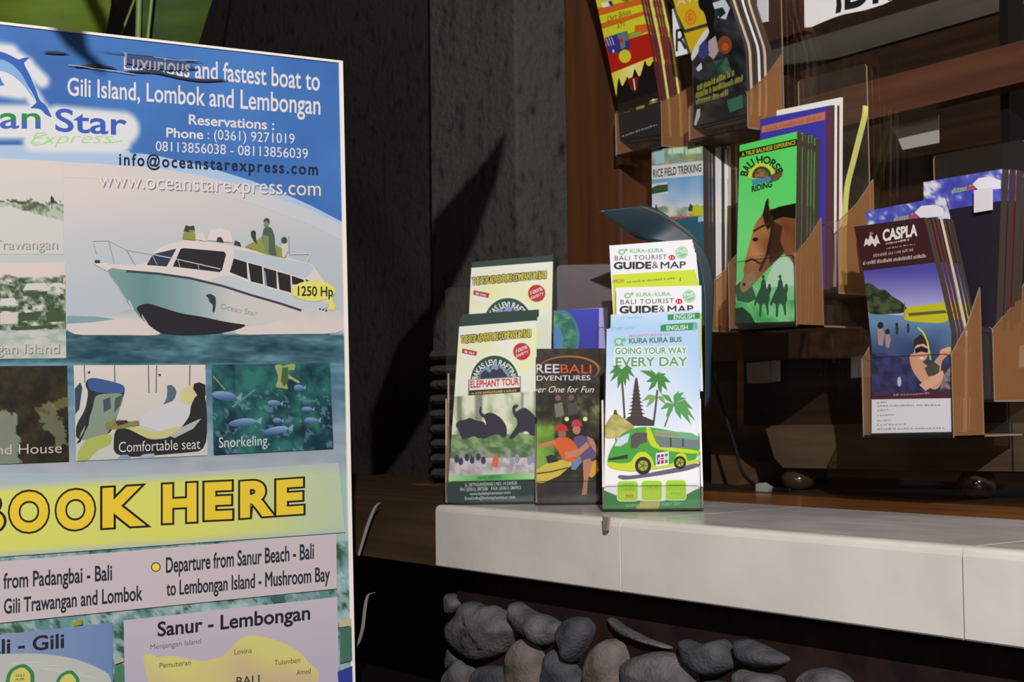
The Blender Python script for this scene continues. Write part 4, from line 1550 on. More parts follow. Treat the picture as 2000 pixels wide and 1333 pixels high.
def elephant(dx, dy, k, full):
    X = lambda x, y: (dx + (x - 898) * k[0] + (y - 622) * k[2], dy + (y - 622) * k[1] + (x - 898) * k[3])

    def draw(a):
        def P(pts):
            return [X(*p) for p in pts]

        def T(t, x0, y0, x1, y1, h, col, **kw):
            p, q = X(x0, y0), X(x1, y1)
            a.text(t, p[0], p[1], q[0], q[1], h, col, **kw)
        a.poly(P([(880, 600), (1060, 600), (1056, 625.5), (896, 638.5)]), (16, 52, 42))
        a.poly(P([(880, 660), (1060, 640), (1060, 720), (880, 740)]), lambda x, y: mix((226, 228, 220), (222, 228, 170), .5 + nz(x, y, .02, 3)), 14)
        T('THE TOP ADVENTURE COMPANY IN BALI', 901, 671, 1036, 658, 14, (28, 26, 16), halo=2)
        T('THE TOP ADVENTURE COMPANY IN BALI', 901, 671, 1036, 658, 14, (222, 206, 40), bold=.012)
        a.poly(P([(903, 681), (932, 687), (930, 696), (902, 690)]), (172, 40, 58))
        a.poly(P([(902, 690), (930, 696), (928, 707), (901, 700)]), (228, 226, 226))
        squiggles(a, *X(907, 689), *X(927, 693), 4, (226, 200, 200), 2)
        c = X(1019, 687)
        a.ell(c[0], c[1], 17, 17, (178, 34, 48), 20)
        T('100%', 1008, 690, 1030, 681, 7, (236, 220, 220), bold=.01)
        T('SAFETY', 1008, 699, 1032, 690, 5.5, (236, 220, 220), bold=.01)
        c = X(966, 745)
        a.ell(c[0], c[1], 51, 54, (226, 228, 210), 24, a0=math.pi, a1=2 * math.pi)
        a.ell(c[0], c[1], 47, 50, (22, 70, 56), 24, a0=math.pi, a1=2 * math.pi)
        a.ell(c[0], c[1], 31, 33, (120, 150, 190), 20, a0=math.pi, a1=2 * math.pi)
        a.poly(P([(936, 745), (940, 728), (950, 722), (956, 730), (962, 720), (970, 724), (978, 718), (986, 728), (996, 745)]), (48, 44, 62))
        for xx in (946, 958, 974):
            a.line(P([(xx, 722), (xx + 2, 706)]), 2.5, (48, 44, 62))
        a.text('BAKAS LEVI RAFTING', 0, 0, 0, 0, 10.5, (232, 234, 226), .014, arc=(c[0], c[1] + 2, 34, 172, 8))
        if not full:
            return
        a.poly(P([(915, 742), (1017, 735), (1017, 770), (914, 776)]), (96, 98, 100))
        a.poly(P([(917, 743), (1015, 737), (1015, 757), (917, 763)]), (228, 222, 220))
        T('ELEPHANT TOUR', 919, 758, 1013, 752, 13, (186, 24, 40), bold=.03)
        a.poly(P([(917, 763), (1015, 757), (1015, 767), (917, 774)]), (42, 36, 34))
        squiggles(a, *X(921, 771), *X(1011, 765), 5, (196, 170, 60), 3)
        # forest picture with three elephants
        def wood(x, y):
            v = (y - 780) / 60
            n = fb(x, y * .5, .05, 81)
            c_ = mix((214, 220, 196), (150, 166, 124), v * .6 + n * 1.1)
            if nz(x, 0, .16, 82) > .28:
                c_ = mix(c_, (92, 98, 88), .7)
            return c_
        a.poly(P([(870, 776), (1060, 764), (1060, 864), (870, 862)]), wood, 5)
        a.poly(P([(870, 850), (1060, 848), (1060, 882), (870, 884)]), grid_noise((72, 110, 60), (140, 164, 112), .05, 83), 5)
        ele = (44, 40, 58)
        a.poly(P([(889, 830), (896, 822), (910, 820), (918, 816), (930, 822), (946, 824), (950, 836), (944, 852), (936, 858), (926, 852), (910, 858), (902, 858), (896, 842)]), ele)
        a.poly(P([(938, 794), (941, 794), (940, 806), (946, 810), (954, 806), (966, 808), (980, 818), (990, 834), (990, 852), (982, 856), (974, 848), (958, 852), (946, 858), (938, 856), (944, 842), (950, 828), (946, 818), (938, 812), (935, 804)]), ele)
        a.poly(P([(1001, 806), (1000, 796), (1006, 790), (1014, 792), (1010, 797), (1006, 800), (1008, 806), (1014, 800), (1026, 796), (1040, 808), (1052, 822), (1056, 850), (1036, 852), (1030, 842), (1014, 846), (1002, 858), (992, 858), (1000, 846), (1010, 832), (1010, 820), (1004, 814)]), ele)
        a.poly(P([(870, 876), (1060, 872), (1060, 900), (870, 902)]), grid_noise((70, 104, 66), (138, 150, 128), .06, 84, 1.6), 5)
        a.poly(P([(870, 896), (1060, 894), (1060, 930), (870, 932)]), grid_noise((150, 146, 150), (196, 192, 190), .05, 85), 5)
        for x, y in ((892, 897), (900, 902), (912, 894), (922, 899), (934, 893), (944, 900)):
            a.ell(*X(x, y), 5, 8, (56, 54, 74), 8)
        a.poly(P([(960, 912), (964, 890), (970, 886), (974, 898), (972, 914)]), (206, 96, 70))
        for x, y in ((1000, 904), (1010, 896), (1034, 900), (1042, 896)):
            a.ell(*X(x, y), 5, 10, (140, 140, 168), 8)
        a.poly(P([(860, 931), (1060, 924), (1060, 936), (860, 943)]), lambda x, y: mix((60, 150, 70), (170, 214, 150), abs((x - 960) / 90)), 10)
        a.poly(P([(860, 943), (1060, 936), (1060, 1000), (860, 1000)]), (18, 54, 56))
        T('HEAD OFFICE :', 932, 937, 980, 934, 5, (28, 84, 60), bold=.01)
        wt = (206, 216, 216)
        T('JL. BETNGANDANG I NO. 14 SANUR', 908, 951, 1010, 947, 6.5, wt)
        T('PH: (0361) 287208   FAX: (0361) 286953', 899, 960, 1017, 956, 6.5, wt)
        T('www.balielephanttour.com', 917, 968, 997, 965, 6, wt)
        T('Email:info@balielephanttour.com', 908, 977, 1006, 974, 6, wt)
    return draw


white_green = lambda u, v: (222, 226, 212)
el_front = sheet('brochure', Surf(FE, .0, .04), [(898, 622), (873, 983)], [(1047, 612), (1048, 982)], elephant(898, 622, (1, 1, -.0, 0), True), (EC[0],) * 3,
                 .0014, 'edge_dark', white_green, nx=4, ny=24, edge_right='edge_white')
tag(el_front, 'elephant tour brochure with three elephants, front one in the counter stand', 'brochure')
copies(el_front, 4, .0034, 'elephant tour brochure tucked close behind the front one, only its dark edge showing', 'elephant tour brochures behind the front one', FE, ['edge_dark', 'edge_dark', 'edge_maroon', 'edge_yellow'], 0, .0009, .0012)
el_rear = sheet('brochure', Surf(FE, .046, .03), [(921, 513), (912, 700)], [(1079, 499), (1075, 700)], elephant(920, 507, (1.06, 1.02, 0, 0), False), (EC[0],) * 3, .0014, 'edge_dark', white_green, nx=4, ny=12)
tag(el_rear, 'elephant tour brochure standing taller in the rear tier, its lower half hidden', 'brochure')
copies(el_rear, 3, .004, 'elephant tour brochure hidden behind the rear tier one, only a thin edge showing', 'elephant tour brochures behind the rear one', FE, ['edge_dark', 'edge_white'], 0, .0005, .0004)


def cfr(fr, px, py, d):
    return fr.hit(px, py, d)


a0, a1 = cfr(FE, 870, 985, -.004)[0], cfr(FE, 1056, 985, -.004)[0]
h_e = holder('clear acrylic two tier stand holding the elephant tour brochures', FE, a0, a1, .0025, cfr(FE, 1000, 560, .066)[1], .068,
             [(a0, a1, .0025, .028, -.004, .036, .12), (a0 + .002, a1 - .002, .0025, .09, .0385, .064, .15)])

# ---- adventure brochure and a blue one behind, in the middle stand
FB_ = facing(1115, 986)


def adventures(a):
    def jungle(x, y):
        n = fb(x, y, .035, 91)
        c = mix((24, 22, 18), (70, 62, 36), .4 + n * .9)
        if y > 770 and x < 1100:
            c = mix(c, (112, 150, 60), min(1, (y - 770) / 60) * (.5 + n))
        if y > 830 and x < 1082 and y < 930:
            c = mix(c, (124, 172, 60), .7)
        if 770 < y < 830 and x > 1120:
            c = mix(c, (120, 126, 76), .3 + n)
        if y > 930:
            c = mix((26, 24, 26), (48, 44, 42), .5 + n)
        return c
    a.poly([(1046, 676), (1190, 676), (1182, 990), (1046, 990)], jungle, 5)
    a.ell(1112, 721, 60, 26, (176, 96, 34), 30)
    a.ell(1110, 723, 58, 25, (36, 26, 24), 30)
    a.text('FREE', 1032, 729, 1092, 729, 17, (206, 206, 206), .012)
    a.text('BALI', 1095, 729, 1155, 730, 17, (214, 84, 34), .0)
    a.text('ADVENTURES', 1034, 744, 1153, 743, 9.5, (214, 212, 212), .008)
    a.text('Number One for Fun', 1004, 767, 1158, 767, 12, (214, 212, 208), .0, .35)
    for x, y, r, c in ((1090, 778, 6, (120, 90, 84)), (1116, 777, 6, (120, 84, 78))):
        a.ell(x, y, r, r, c, 10)
    a.poly([(1082, 790), (1098, 786), (1102, 812), (1086, 816)], (112, 116, 104))
    a.poly([(1108, 788), (1126, 786), (1128, 808), (1110, 812)], (66, 70, 66))
    for x in (1107, 1143):
        a.ell(x, 819, 4.5, 4.5, (214, 220, 158), 10)
    # two riders on a yellow quad bike
    a.poly([(1048, 918), (1070, 904), (1112, 896), (1118, 908), (1092, 930), (1060, 944), (1046, 944)], (196, 176, 72))
    a.poly([(1066, 892), (1078, 888), (1088, 894), (1090, 902), (1070, 906)], (40, 40, 44))
    a.line([(1046, 926), (1076, 922), (1110, 914)], 2.5, (40, 40, 40))
    a.poly([(1145, 908), (1166, 898), (1170, 920), (1156, 934), (1146, 928)], (206, 150, 52))
    a.poly([(1118, 856), (1134, 850), (1150, 856), (1164, 872), (1168, 892), (1160, 898), (1136, 904), (1126, 890)], (92, 76, 116))
    a.poly([(1146, 852), (1158, 858), (1168, 878), (1167, 892), (1160, 880), (1150, 866)], (176, 124, 100))
    a.poly([(1138, 900), (1152, 896), (1158, 904), (1148, 940), (1146, 966), (1136, 968), (1140, 940)], (172, 120, 98))
    a.poly([(1116, 898), (1134, 892), (1136, 904), (1124, 918), (1116, 918)], (96, 128, 176))
    a.poly([(1082, 858), (1098, 852), (1116, 858), (1132, 880), (1130, 898), (1112, 904), (1098, 898), (1090, 880), (1080, 870)], (206, 92, 36))
    a.poly([(1082, 860), (1088, 868), (1064, 874), (1050, 874), (1056, 868)], (186, 120, 84))
    a.poly([(1102, 884), (1130, 878), (1146, 864), (1152, 872), (1132, 890), (1106, 896)], (184, 128, 100))
    a.ell(1098, 848, 8, 9, (150, 96, 80), 12)
    a.ell(1126, 840, 8, 9, (176, 120, 98), 12)
    a.ell(1096, 838, 12, 9, (186, 46, 44), 16, a0=math.pi, a1=2 * math.pi)
    a.poly([(1084, 838), (1108, 836), (1110, 842), (1084, 843)], (186, 46, 44))
    a.ell(1126, 829, 10, 9, (186, 52, 56), 16, a0=math.pi, a1=2 * math.pi)
    a.poly([(1116, 829), (1137, 828), (1137, 833), (1116, 834)], (186, 52, 56))


ad_front = sheet('brochure', Surf(FB_, .0, .03), [(1048, 683), (1048, 984)], [(1184, 682), (1173, 984)], adventures, (EC[0],) * 3, .0014, 'edge_dark', (34, 30, 26), nx=4, ny=20)
tag(ad_front, 'dark adventure brochure with two riders on a yellow quad bike', 'brochure')
copies(ad_front, 4, .0036, 'dark adventure brochure hidden close behind the quad bike one', 'adventure brochures behind the front one', FB_, ['edge_dark'], 0, 0.0002, .0002)


def blue_one(a):
    a.poly([(1076, 600), (1175, 600), (1175, 720), (1076, 720)], lambda x, y: mix((52, 58, 176), (40, 46, 150), (y - 605) / 80), 12)
    a.ell(1092, 660, 40, 56, (52, 118, 134), 30)
    a.ell(1090, 662, 38, 54, (54, 110, 150), 30)
    a.poly([(1078, 612), (1100, 608), (1122, 628), (1128, 662), (1118, 700), (1092, 700), (1096, 660), (1082, 640)], grid_noise((36, 96, 84), (92, 158, 120), .06, 95), 6)
    a.poly([(1080, 640), (1092, 636), (1100, 660), (1098, 690), (1084, 692)], (70, 124, 176))


bl = sheet('brochure', Surf(FB_, .034, .02), [(1081, 607), (1081, 720)], [(1170, 603), (1169, 720)], blue_one, (EC[0],) * 3, .0014, 'edge_white', (48, 52, 168), nx=4, ny=8)
tag(bl, 'deep blue brochure with a green island map, behind the quad bike one', 'brochure')
li = sheet('brochure', Surf(FB_, .042, .02), [(1090, 607), (1090, 720)], [(1187, 601), (1186, 720)], None, (EC[0],) * 3, .0014, 'edge_white', (164, 160, 214), nx=2, ny=6)
tag(li, 'pale lilac brochure peeking out behind the deep blue one', 'brochure')
b0, b1 = cfr(FB_, 1046, 985, -.004)[0], cfr(FB_, 1180, 985, -.004)[0]
bb0, bb1 = cfr(FB_, 1088, 560, .06)[0], cfr(FB_, 1203, 560, .06)[0]
h_b = holder('clear acrylic stand with a smudged back plate holding the quad bike brochure', FB_, b0, b1, .0025, cfr(FB_, 1140, 517, .06)[1], .062,
             [(b0, b1, .0025, .028, -.004, .028, .09), (b0 + .012, b1 + .003, .0025, .085, .0295, .058, .14)], back_mat='acrylic_smudged', aback=(bb0, bb1))

# ---- bus brochure and town maps at the counter's edge
FK = facing(1272, 999)


def bus_cover(a):
    a.poly([(1170, 625), (1380, 625), (1380, 860), (1170, 860)], lambda x, y: mix((172, 204, 240), (230, 234, 242), (y - 640) / 190 + (1240 - x) / 500 + nz(x, y, .012, 101) * .25), 10)
    a.poly([(1170, 855), (1380, 855), (1380, 1010), (1170, 1010)], (232, 234, 238))
    a.text('24 May 2015', 1187, 646, 1237, 643, 5, (120, 160, 190), 0)
    a.poly([(1290, 636), (1354, 632), (1354, 645), (1290, 648)], (44, 140, 84))
    a.text('ENGLISH', 1302, 645.5, 1343, 643.5, 8.5, (218, 236, 222), .012)
    lg = (120, 180, 126)
    a.ell(1208, 668, 9, 8, lg, 14)
    a.ell(1208, 668, 5.5, 5, (190, 216, 238), 12)
    a.ell(1219, 664, 4, 4, lg, 10)
    a.poly([(1200, 676), (1204, 670), (1212, 676), (1216, 672), (1220, 676)], lg)
    a.text("BALI'S SHUTTLE BUS FOR YOU", 1229, 659, 1308, 656, 4.5, (206, 76, 96), .004)
    a.text('KURA KURA BUS', 1229, 671, 1331, 668, 9.5, (58, 122, 84), .03)
    for t, x0, x1, y, h in (('GOING YOUR WAY', 1202, 1341, 692, 12), ('EVERY DAY', 1203, 1342, 716, 17)):
        a.text(t, x0, y, x1, y - 1, h, (226, 236, 226), .0, halo=2.6)
        a.text(t, x0, y, x1, y - 1, h, (96, 150, 112), .02)
    # palms and the tiered tower
    trunk = (82, 76, 70)
    a.line([(1213, 726), (1217, 770), (1220, 818)], 4, trunk)
    a.line([(1284, 762), (1280, 800), (1276, 830)], 4, trunk)
    a.line([(1316, 790), (1306, 812), (1298, 834)], 3.2, (120, 120, 84))
    def frond(cx, cy, pts, col):
        for (x1, y1, w) in pts:
            mx, my = (cx + x1) / 2, (cy + y1) / 2 - abs(x1 - cx) * .18
            nx, ny = -(y1 - cy), (x1 - cx)
            l = math.hypot(nx, ny) or 1
            nx, ny = nx / l * w, ny / l * w
            a.poly([(cx, cy), (mx + nx * .6, my + ny * .6), (x1, y1), (mx - nx, my - ny)], col)
    g1, g2, g3 = (62, 132, 60), (84, 152, 82), (128, 160, 92)
    frond(1214, 722, [(1190, 730, 6), (1196, 716, 5), (1206, 760, 7), (1192, 746, 6), (1230, 746, 6), (1240, 738, 6), (1236, 722, 5), (1222, 756, 6)], g1)
    frond(1284, 744, [(1250, 724, 6), (1262, 746, 6), (1266, 764, 6), (1270, 722, 5), (1300, 730, 6), (1310, 748, 7), (1304, 764, 6), (1288, 726, 6), (1292, 772, 5)], g1)
    frond(1282, 774, [(1254, 784, 6), (1262, 796, 6), (1300, 790, 6)], g3)
    frond(1316, 790, [(1292, 770, 6), (1290, 800, 7), (1300, 816, 6), (1336, 766, 6), (1340, 778, 5), (1354, 800, 8), (1350, 830, 8), (1330, 820, 7), (1326, 764, 6), (1358, 822, 6)], g2)
    tw = (70, 62, 60)
    a.poly([(1241, 738), (1245, 738), (1247, 756), (1252, 800), (1258, 822), (1230, 822), (1234, 800), (1238, 756)], tw)
    for i in range(9):
        y, w = 754 + i * 7.4, 5.5 + i * 1.7
        a.poly([(1243 - w, y + 3.2), (1243 - w * .6, y), (1243 + w * .6, y), (1243 + w, y + 3.2)], (58, 52, 54))
    a.poly([(1220, 820), (1232, 814), (1258, 814), (1276, 822), (1278, 832), (1232, 832)], (66, 58, 56))
    a.poly([(1180, 834), (1190, 818), (1200, 806), (1204, 806), (1216, 816), (1238, 832), (1240, 842), (1216, 854), (1180, 858)], grid_noise((160, 150, 84), (196, 186, 118), .05, 103), 7)
    a.poly([(1198, 810), (1200, 801), (1204, 801), (1206, 810)], (70, 66, 50))
    a.line([(1203, 856), (1203, 880)], 2, (70, 66, 60))
    # bus
    yel, grn = (196, 208, 44), (72, 158, 62)
    a.poly([(1208, 928), (1230, 930), (1270, 924), (1330, 912), (1364, 904), (1364, 912), (1340, 920), (1280, 930), (1220, 938), (1206, 934)], (96, 98, 110))
    a.poly([(1186, 898), (1192, 880), (1204, 860), (1216, 846), (1240, 836), (1262, 834), (1290, 838), (1362, 852), (1362, 900), (1336, 906), (1300, 914), (1242, 922), (1200, 918), (1187, 910)], grn)
    a.poly([(1262, 834), (1270, 836), (1276, 852), (1284, 872), (1364, 880), (1364, 888), (1276, 878), (1262, 854)], yel)
    a.poly([(1186, 902), (1212, 906), (1232, 904), (1240, 890), (1250, 882), (1264, 884), (1276, 900), (1278, 912), (1316, 906), (1320, 890), (1330, 884), (1340, 888), (1342, 902), (1364, 896), (1364, 904), (1300, 914), (1242, 922), (1202, 918), (1187, 912)], yel)
    a.poly([(1276, 842), (1300, 846), (1362, 856), (1362, 876), (1288, 874)], (112, 124, 122))
    for x in (1310, 1334):
        a.line([(x, 848), (x, 874)], 3, (60, 64, 66))
    a.poly([(1276, 840), (1350, 846), (1362, 852), (1362, 860), (1280, 852)], (110, 170, 130))
    a.text('KURA KURA BUS', 1278, 848, 1324, 852, 5, (206, 80, 60), .01)
    a.poly([(1200, 872), (1208, 856), (1230, 846), (1226, 864), (1212, 872)], (200, 212, 226))
    a.poly([(1232, 876), (1232, 852), (1242, 845), (1264, 846), (1264, 864), (1250, 868), (1244, 876)], (84, 82, 80))
    a.poly([(1188, 896), (1226, 888), (1226, 896), (1190, 900)], (40, 60, 40))
    for x, y, r in ((1256, 910, 16), (1328, 904, 12)):
        a.ell(x, y, r, r * 1.08, (36, 36, 34), 20)
        a.ell(x, y, r * .62, r * .66, (160, 170, 66), 16)
        for k in range(5):
            th = k * 1.257
            a.line([(x, y), (x + r * .6 * math.cos(th), y + r * .6 * math.sin(th))], 1.6, (60, 64, 36))
    a.poly([(1281, 886), (1306, 882), (1306, 908), (1281, 912)], (232, 232, 236))
    for i, c in enumerate(((70, 62, 160), (190, 50, 76), (60, 140, 90))):
        a.poly([(1283 + i * 7.6, 889 - i * 1.1), (1289 + i * 7.6, 888 - i * 1.1), (1289 + i * 7.6, 907 - i * 1.1), (1283 + i * 7.6, 908 - i * 1.1)], c)
    a.text('JCB', 1284, 900.5, 1305, 897.5, 6, (226, 226, 236), .02)
    # green foot with three badges
    a.poly([(1175, 956), (1220, 975), (1280, 982), (1330, 972), (1372, 950), (1372, 1004), (1175, 1006)], (52, 128, 72))
    a.poly([(1240, 996), (1252, 980), (1280, 972), (1290, 984), (1284, 998)], (176, 166, 84))
    for x0, y0 in ((1205, 939), (1252, 938), (1299, 937)):
        a.rrect(x0, y0, x0 + 42, y0 + 41, 7, (214, 232, 196))
        a.rrect(x0 + 1.6, y0 + 1.6, x0 + 40.4, y0 + 39.4, 6, (158, 206, 52))
        a.poly([(x0 + 5, y0 + 22), (x0 + 37, y0 + 20), (x0 + 37, y0 + 34), (x0 + 5, y0 + 35)], (176, 210, 60))
    for (t, x, y, h) in (('FREE', 1216, 950, 5), ('WIFI', 1216, 960, 8), ('HOP', 1264, 955, 6), ('1 DAY', 1309, 950, 5), ('PASS', 1311, 968, 6)):
        a.text(t, x, y, x + 22, y - .5, h, (110, 166, 60), .0)
    a.text('FREE', 1222, 972, 1238, 971.5, 5, (204, 66, 50), .02)
    a.text('GOING YOUR WAY EVERY DAY', 1223, 991, 1330, 987, 5.5, (150, 196, 150), .0)


kb = sheet('brochure', Surf(FK, .0, .02), [(1185, 643), (1179, 1000)], [(1355, 632), (1365, 996)], bus_cover, (EC[0],) * 3, .0012, 'edge_white', (232, 234, 238), nx=4, ny=24)
tag(kb, 'bus brochure with a green and yellow bus under palm trees, at the counter edge', 'brochure')
copies(kb, 4, .0026, 'bus brochure tucked close behind the front one, only its pale edge showing', 'bus brochures behind the front one', FK, ['edge_white', 'kraft'], 0, .0011, .0002)


def blue_top(a):
    a.poly([(1180, 600), (1380, 600), (1380, 720), (1180, 720)], lambda x, y: mix((196, 216, 240), (160, 200, 240), (y - 612) / 30), 10)
    a.text('24 May 2015', 1212, 624, 1254, 622, 5, (120, 160, 190), 0)
    a.poly([(1304, 615), (1367, 611), (1367, 623), (1304, 626)], (44, 140, 84))
    a.text('ENGLISH', 1316, 624, 1356, 621.5, 8.5, (218, 236, 222), .012)


kb2 = sheet('brochure', Surf(FK, .0175, .02), [(1193, 615), (1190, 760)], [(1367, 606), (1369, 760)], blue_top, (EC[0],) * 3, .0012, 'edge_white', (190, 212, 240), nx=4, ny=8)
tag(kb2, 'sky blue bus brochure showing only its top strip, above the front bus brochure', 'brochure')


def town_map(dx, dy, k, lower_print):
    X = lambda x, y: (dx + (x - 1203) * k, dy + (y - 561) * k)

    def draw(a):
        def T(t, x0, y0, x1, y1, h, c, b=0, **kw):
            p, q = X(x0, y0), X(x1, y1)
            a.text(t, p[0], p[1], q[0], q[1], h * k, c, b, **kw)
        a.poly([X(1190, 625), X(1390, 612), X(1390, 720), X(1190, 720)], (196, 214, 40))
        gr = (122, 186, 138)
        c = X(1226, 578)
        a.ell(c[0], c[1], 7 * k, 6 * k, gr, 12)
        a.ell(c[0], c[1], 4 * k, 3.5 * k, (230, 232, 236), 10)
        a.ell(*X(1235, 574), 3 * k, 3 * k, gr, 10)
        T('KURA', 1243, 580, 1272, 579, 7.5, gr, .025)
        T('KURA', 1279, 579, 1309, 578, 7.5, gr, .025)
        a.line([X(1273.5, 576), X(1277.5, 576)], 1.4, gr)
        T('BALI TOURIST', 1212, 595, 1316, 592, 9, (54, 56, 64), .004, space=1.15)
        c = X(1326, 589)
        a.ell(c[0], c[1], 7 * k, 5.5 * k, (200, 40, 58), 16)
        T('11', 1322.5, 592, 1328.5, 592, 5.5, (238, 220, 220), .02)
        T('GUIDE', 1211, 612, 1284, 611, 13, (26, 26, 34), .045)
        T('&', 1287, 611, 1299, 610, 13, (60, 60, 68), .0)
        T('MAP', 1304, 611, 1354, 610, 13, (26, 26, 34), .03)
        c = X(1346, 579)
        a.ell(c[0], c[1], 12.5 * k, 12 * k, gr, 20)
        a.ell(c[0], c[1], 11 * k, 10.5 * k, (206, 228, 208), 20)
        a.ell(c[0], c[1], 9.5 * k, 9 * k, gr, 20)
        T('FREE', 1338, 580, 1354, 578, 6, (224, 240, 226), .02)
        a.line([X(1334, 585), X(1358, 578)], 1.6, (206, 228, 208))
        if lower_print:  # printed matter on the lower part of the cover
            T('SPECIAL', 1208, 640, 1232, 638, 6, (190, 120, 44), .03)
            squiggles(a, *X(1236, 640), *X(1334, 632), 4.2 * k, (150, 150, 40), 7)
            a.line([X(1343, 636), X(1343, 629)], 1.6, (60, 62, 30))
            for dx_, dy_, r in ((0, 0, 10), (-12, 2, 5), (12, 2, 5)):
                a.ell(*X(1292 + dx_, 659 + dy_), r, r, (226, 222, 206), 14)
            for x in (1278, 1283, 1292, 1304):
                a.ell(*X(x, 652), 2.2, 4, (84, 66, 56), 8)
    return draw


mp1 = sheet('map_leaflet', Surf(FK, .024, .02), [(1203, 562), (1205, 760)], [(1370, 558), (1371, 760)], town_map(1203, 561, 1, False), (EC[0],) * 3, .0012, 'edge_white', (232, 232, 238), nx=4, ny=10)
tag(mp1, 'white tourist guide and map leaflet, lower of the two in the bus stand', 'leaflet')
mp2 = sheet('map_leaflet', Surf(FK, .034, .02), [(1190, 480), (1199, 640), (1202, 740)], [(1352, 468), (1361, 557), (1366, 740)], town_map(1192, 476, .975, True), (EC[0],) * 3, .0012, 'edge_white', (232, 232, 238), nx=4, ny=14)
tag(mp2, 'white and lime green tourist guide and map leaflet, standing highest in the bus stand', 'leaflet')
copies(mp2, 3, .0026, 'guide and map leaflet hidden behind the highest one, only its edge showing', 'map leaflets behind the highest one', FK, ['kraft', 'edge_white', 'edge_maroon'], 0, .0012, -.0045)
k0, k1 = cfr(FK, 1177, 1000, -.004)[0], cfr(FK, 1374, 1000, -.004)[0]
h_k = holder('clear acrylic stand at the counter edge holding the bus brochures and guide maps', FK, k0, k1, .0028, cfr(FK, 1272, 560, .05)[1], .064,
             [(k0, k1, .0028, .028, -.004, .016, .115), (k0 + .002, k1 - .002, .0028, .10, .0165, .061, .15)])
# its foot lips over the edge
ff = FK.pt(k0, -.004, .001)
lipx = WALL.hit(1183, 1000, YF - .006)[0]
o = mesh_obj('foot_lip', [Vector((lipx + dx, y, z)) for y in (YF - .0065, YF - .0035) for dx, z in ((-.0035, .9895), (.0015, .9895), (.004, 1.0025), (-.0045, 1.0035))],
             [(0, 1, 2, 3), (4, 5, 6, 7), (0, 1, 5, 4), (1, 2, 6, 5), (2, 3, 7, 6), (3, 0, 4, 7)], M['acrylic_edge'], h_k)

# ---- dark teal leaflet curling over behind the maps
def strip(name, A, B, da, db, mat, thick=.0009):
    n = 28
    A2 = smooth_path([FK.at(x, y, d) for (x, y), d in zip(A, da)], 5)
    B2 = smooth_path([FK.at(x, y, d) for (x, y), d in zip(B, db)], 5)
    vs, fs = [], []
    m = 6
    for p, q in zip(A2, B2):
        for k in range(m + 1):
            vs.append(p + (q - p) * (k / m))
    for i in range(len(A2) - 1):
        for k in range(m):
            fs.append((i * (m + 1) + k, i * (m + 1) + k + 1, (i + 1) * (m + 1) + k + 1, (i + 1) * (m + 1) + k))
    o = mesh_obj(name, vs, fs, M[mat], smooth=True)
    s = o.modifiers.new('thickness', 'SOLIDIFY')
    s.thickness = thick
    return o


cl = strip('curled_leaflet',
           [(1168, 412), (1206, 440), (1246, 466), (1290, 474), (1330, 482), (1358, 505), (1370, 545), (1375, 600), (1377, 700), (1376, 800)],
           [(1262, 401), (1288, 412), (1316, 430), (1344, 452), (1366, 474), (1382, 500), (1391, 530), (1394, 570), (1389, 680), (1386, 780)],
           [.012, .026, .046, .051, .053, .0545, .055, .055, .055, .055], [.046, .050, .054, .056, .0575, .058, .0582, .0582, .0582, .0582], 'teal')
tag(cl, 'dark teal leaflet curling over at the top behind the guide maps', 'leaflet')

# ---- holders on the window
def W(px, py, y):
    return WALL.hit(px, py, y)


def window_holder(label, front, lip_y, bottom_y, yf, yb, top, pockets=1, rear=None, rise=None, back=None):
    """front = (left px, right px) of the front plate; pixel rows are read on the plate's own plane"""
    a0, a1 = W(front[0], bottom_y, yf)[0], W(front[1], bottom_y, yf)[0]
    mx = (front[0] + front[1]) / 2
    c0, lip = W(front[1], bottom_y, yf)[1], W(mx, lip_y, yf)[1]
    ct = W(top[0], top[1], 1.294)[1]
    rs = rise if rise is not None else lip + (ct - lip) * .45
    ps = []
    if rear:
        y2, lip2, base2, ra0, ra1 = rear
        ps.append((a0, a1, c0, lip, yf, y2 - .002, rs))
        ps.append((ra0, ra1, base2, lip2, y2, 1.2935, min(ct - .003, lip2 + .05)))
    else:
        ps.append((a0, a1, c0, lip, yf, 1.2935, rs))
    ab = back or (a0, a1)
    root = holder(label, WALL, a0, a1, c0, ct, 1.2965, ps, aback=ab)
    if rear:
        plate('tier_floor', WALL, [(a0, c0 - .0018), (a1, c0 - .0018), (a1, c0), (a0, c0)], yf, 1.294, M['acrylic'], root)
    return root


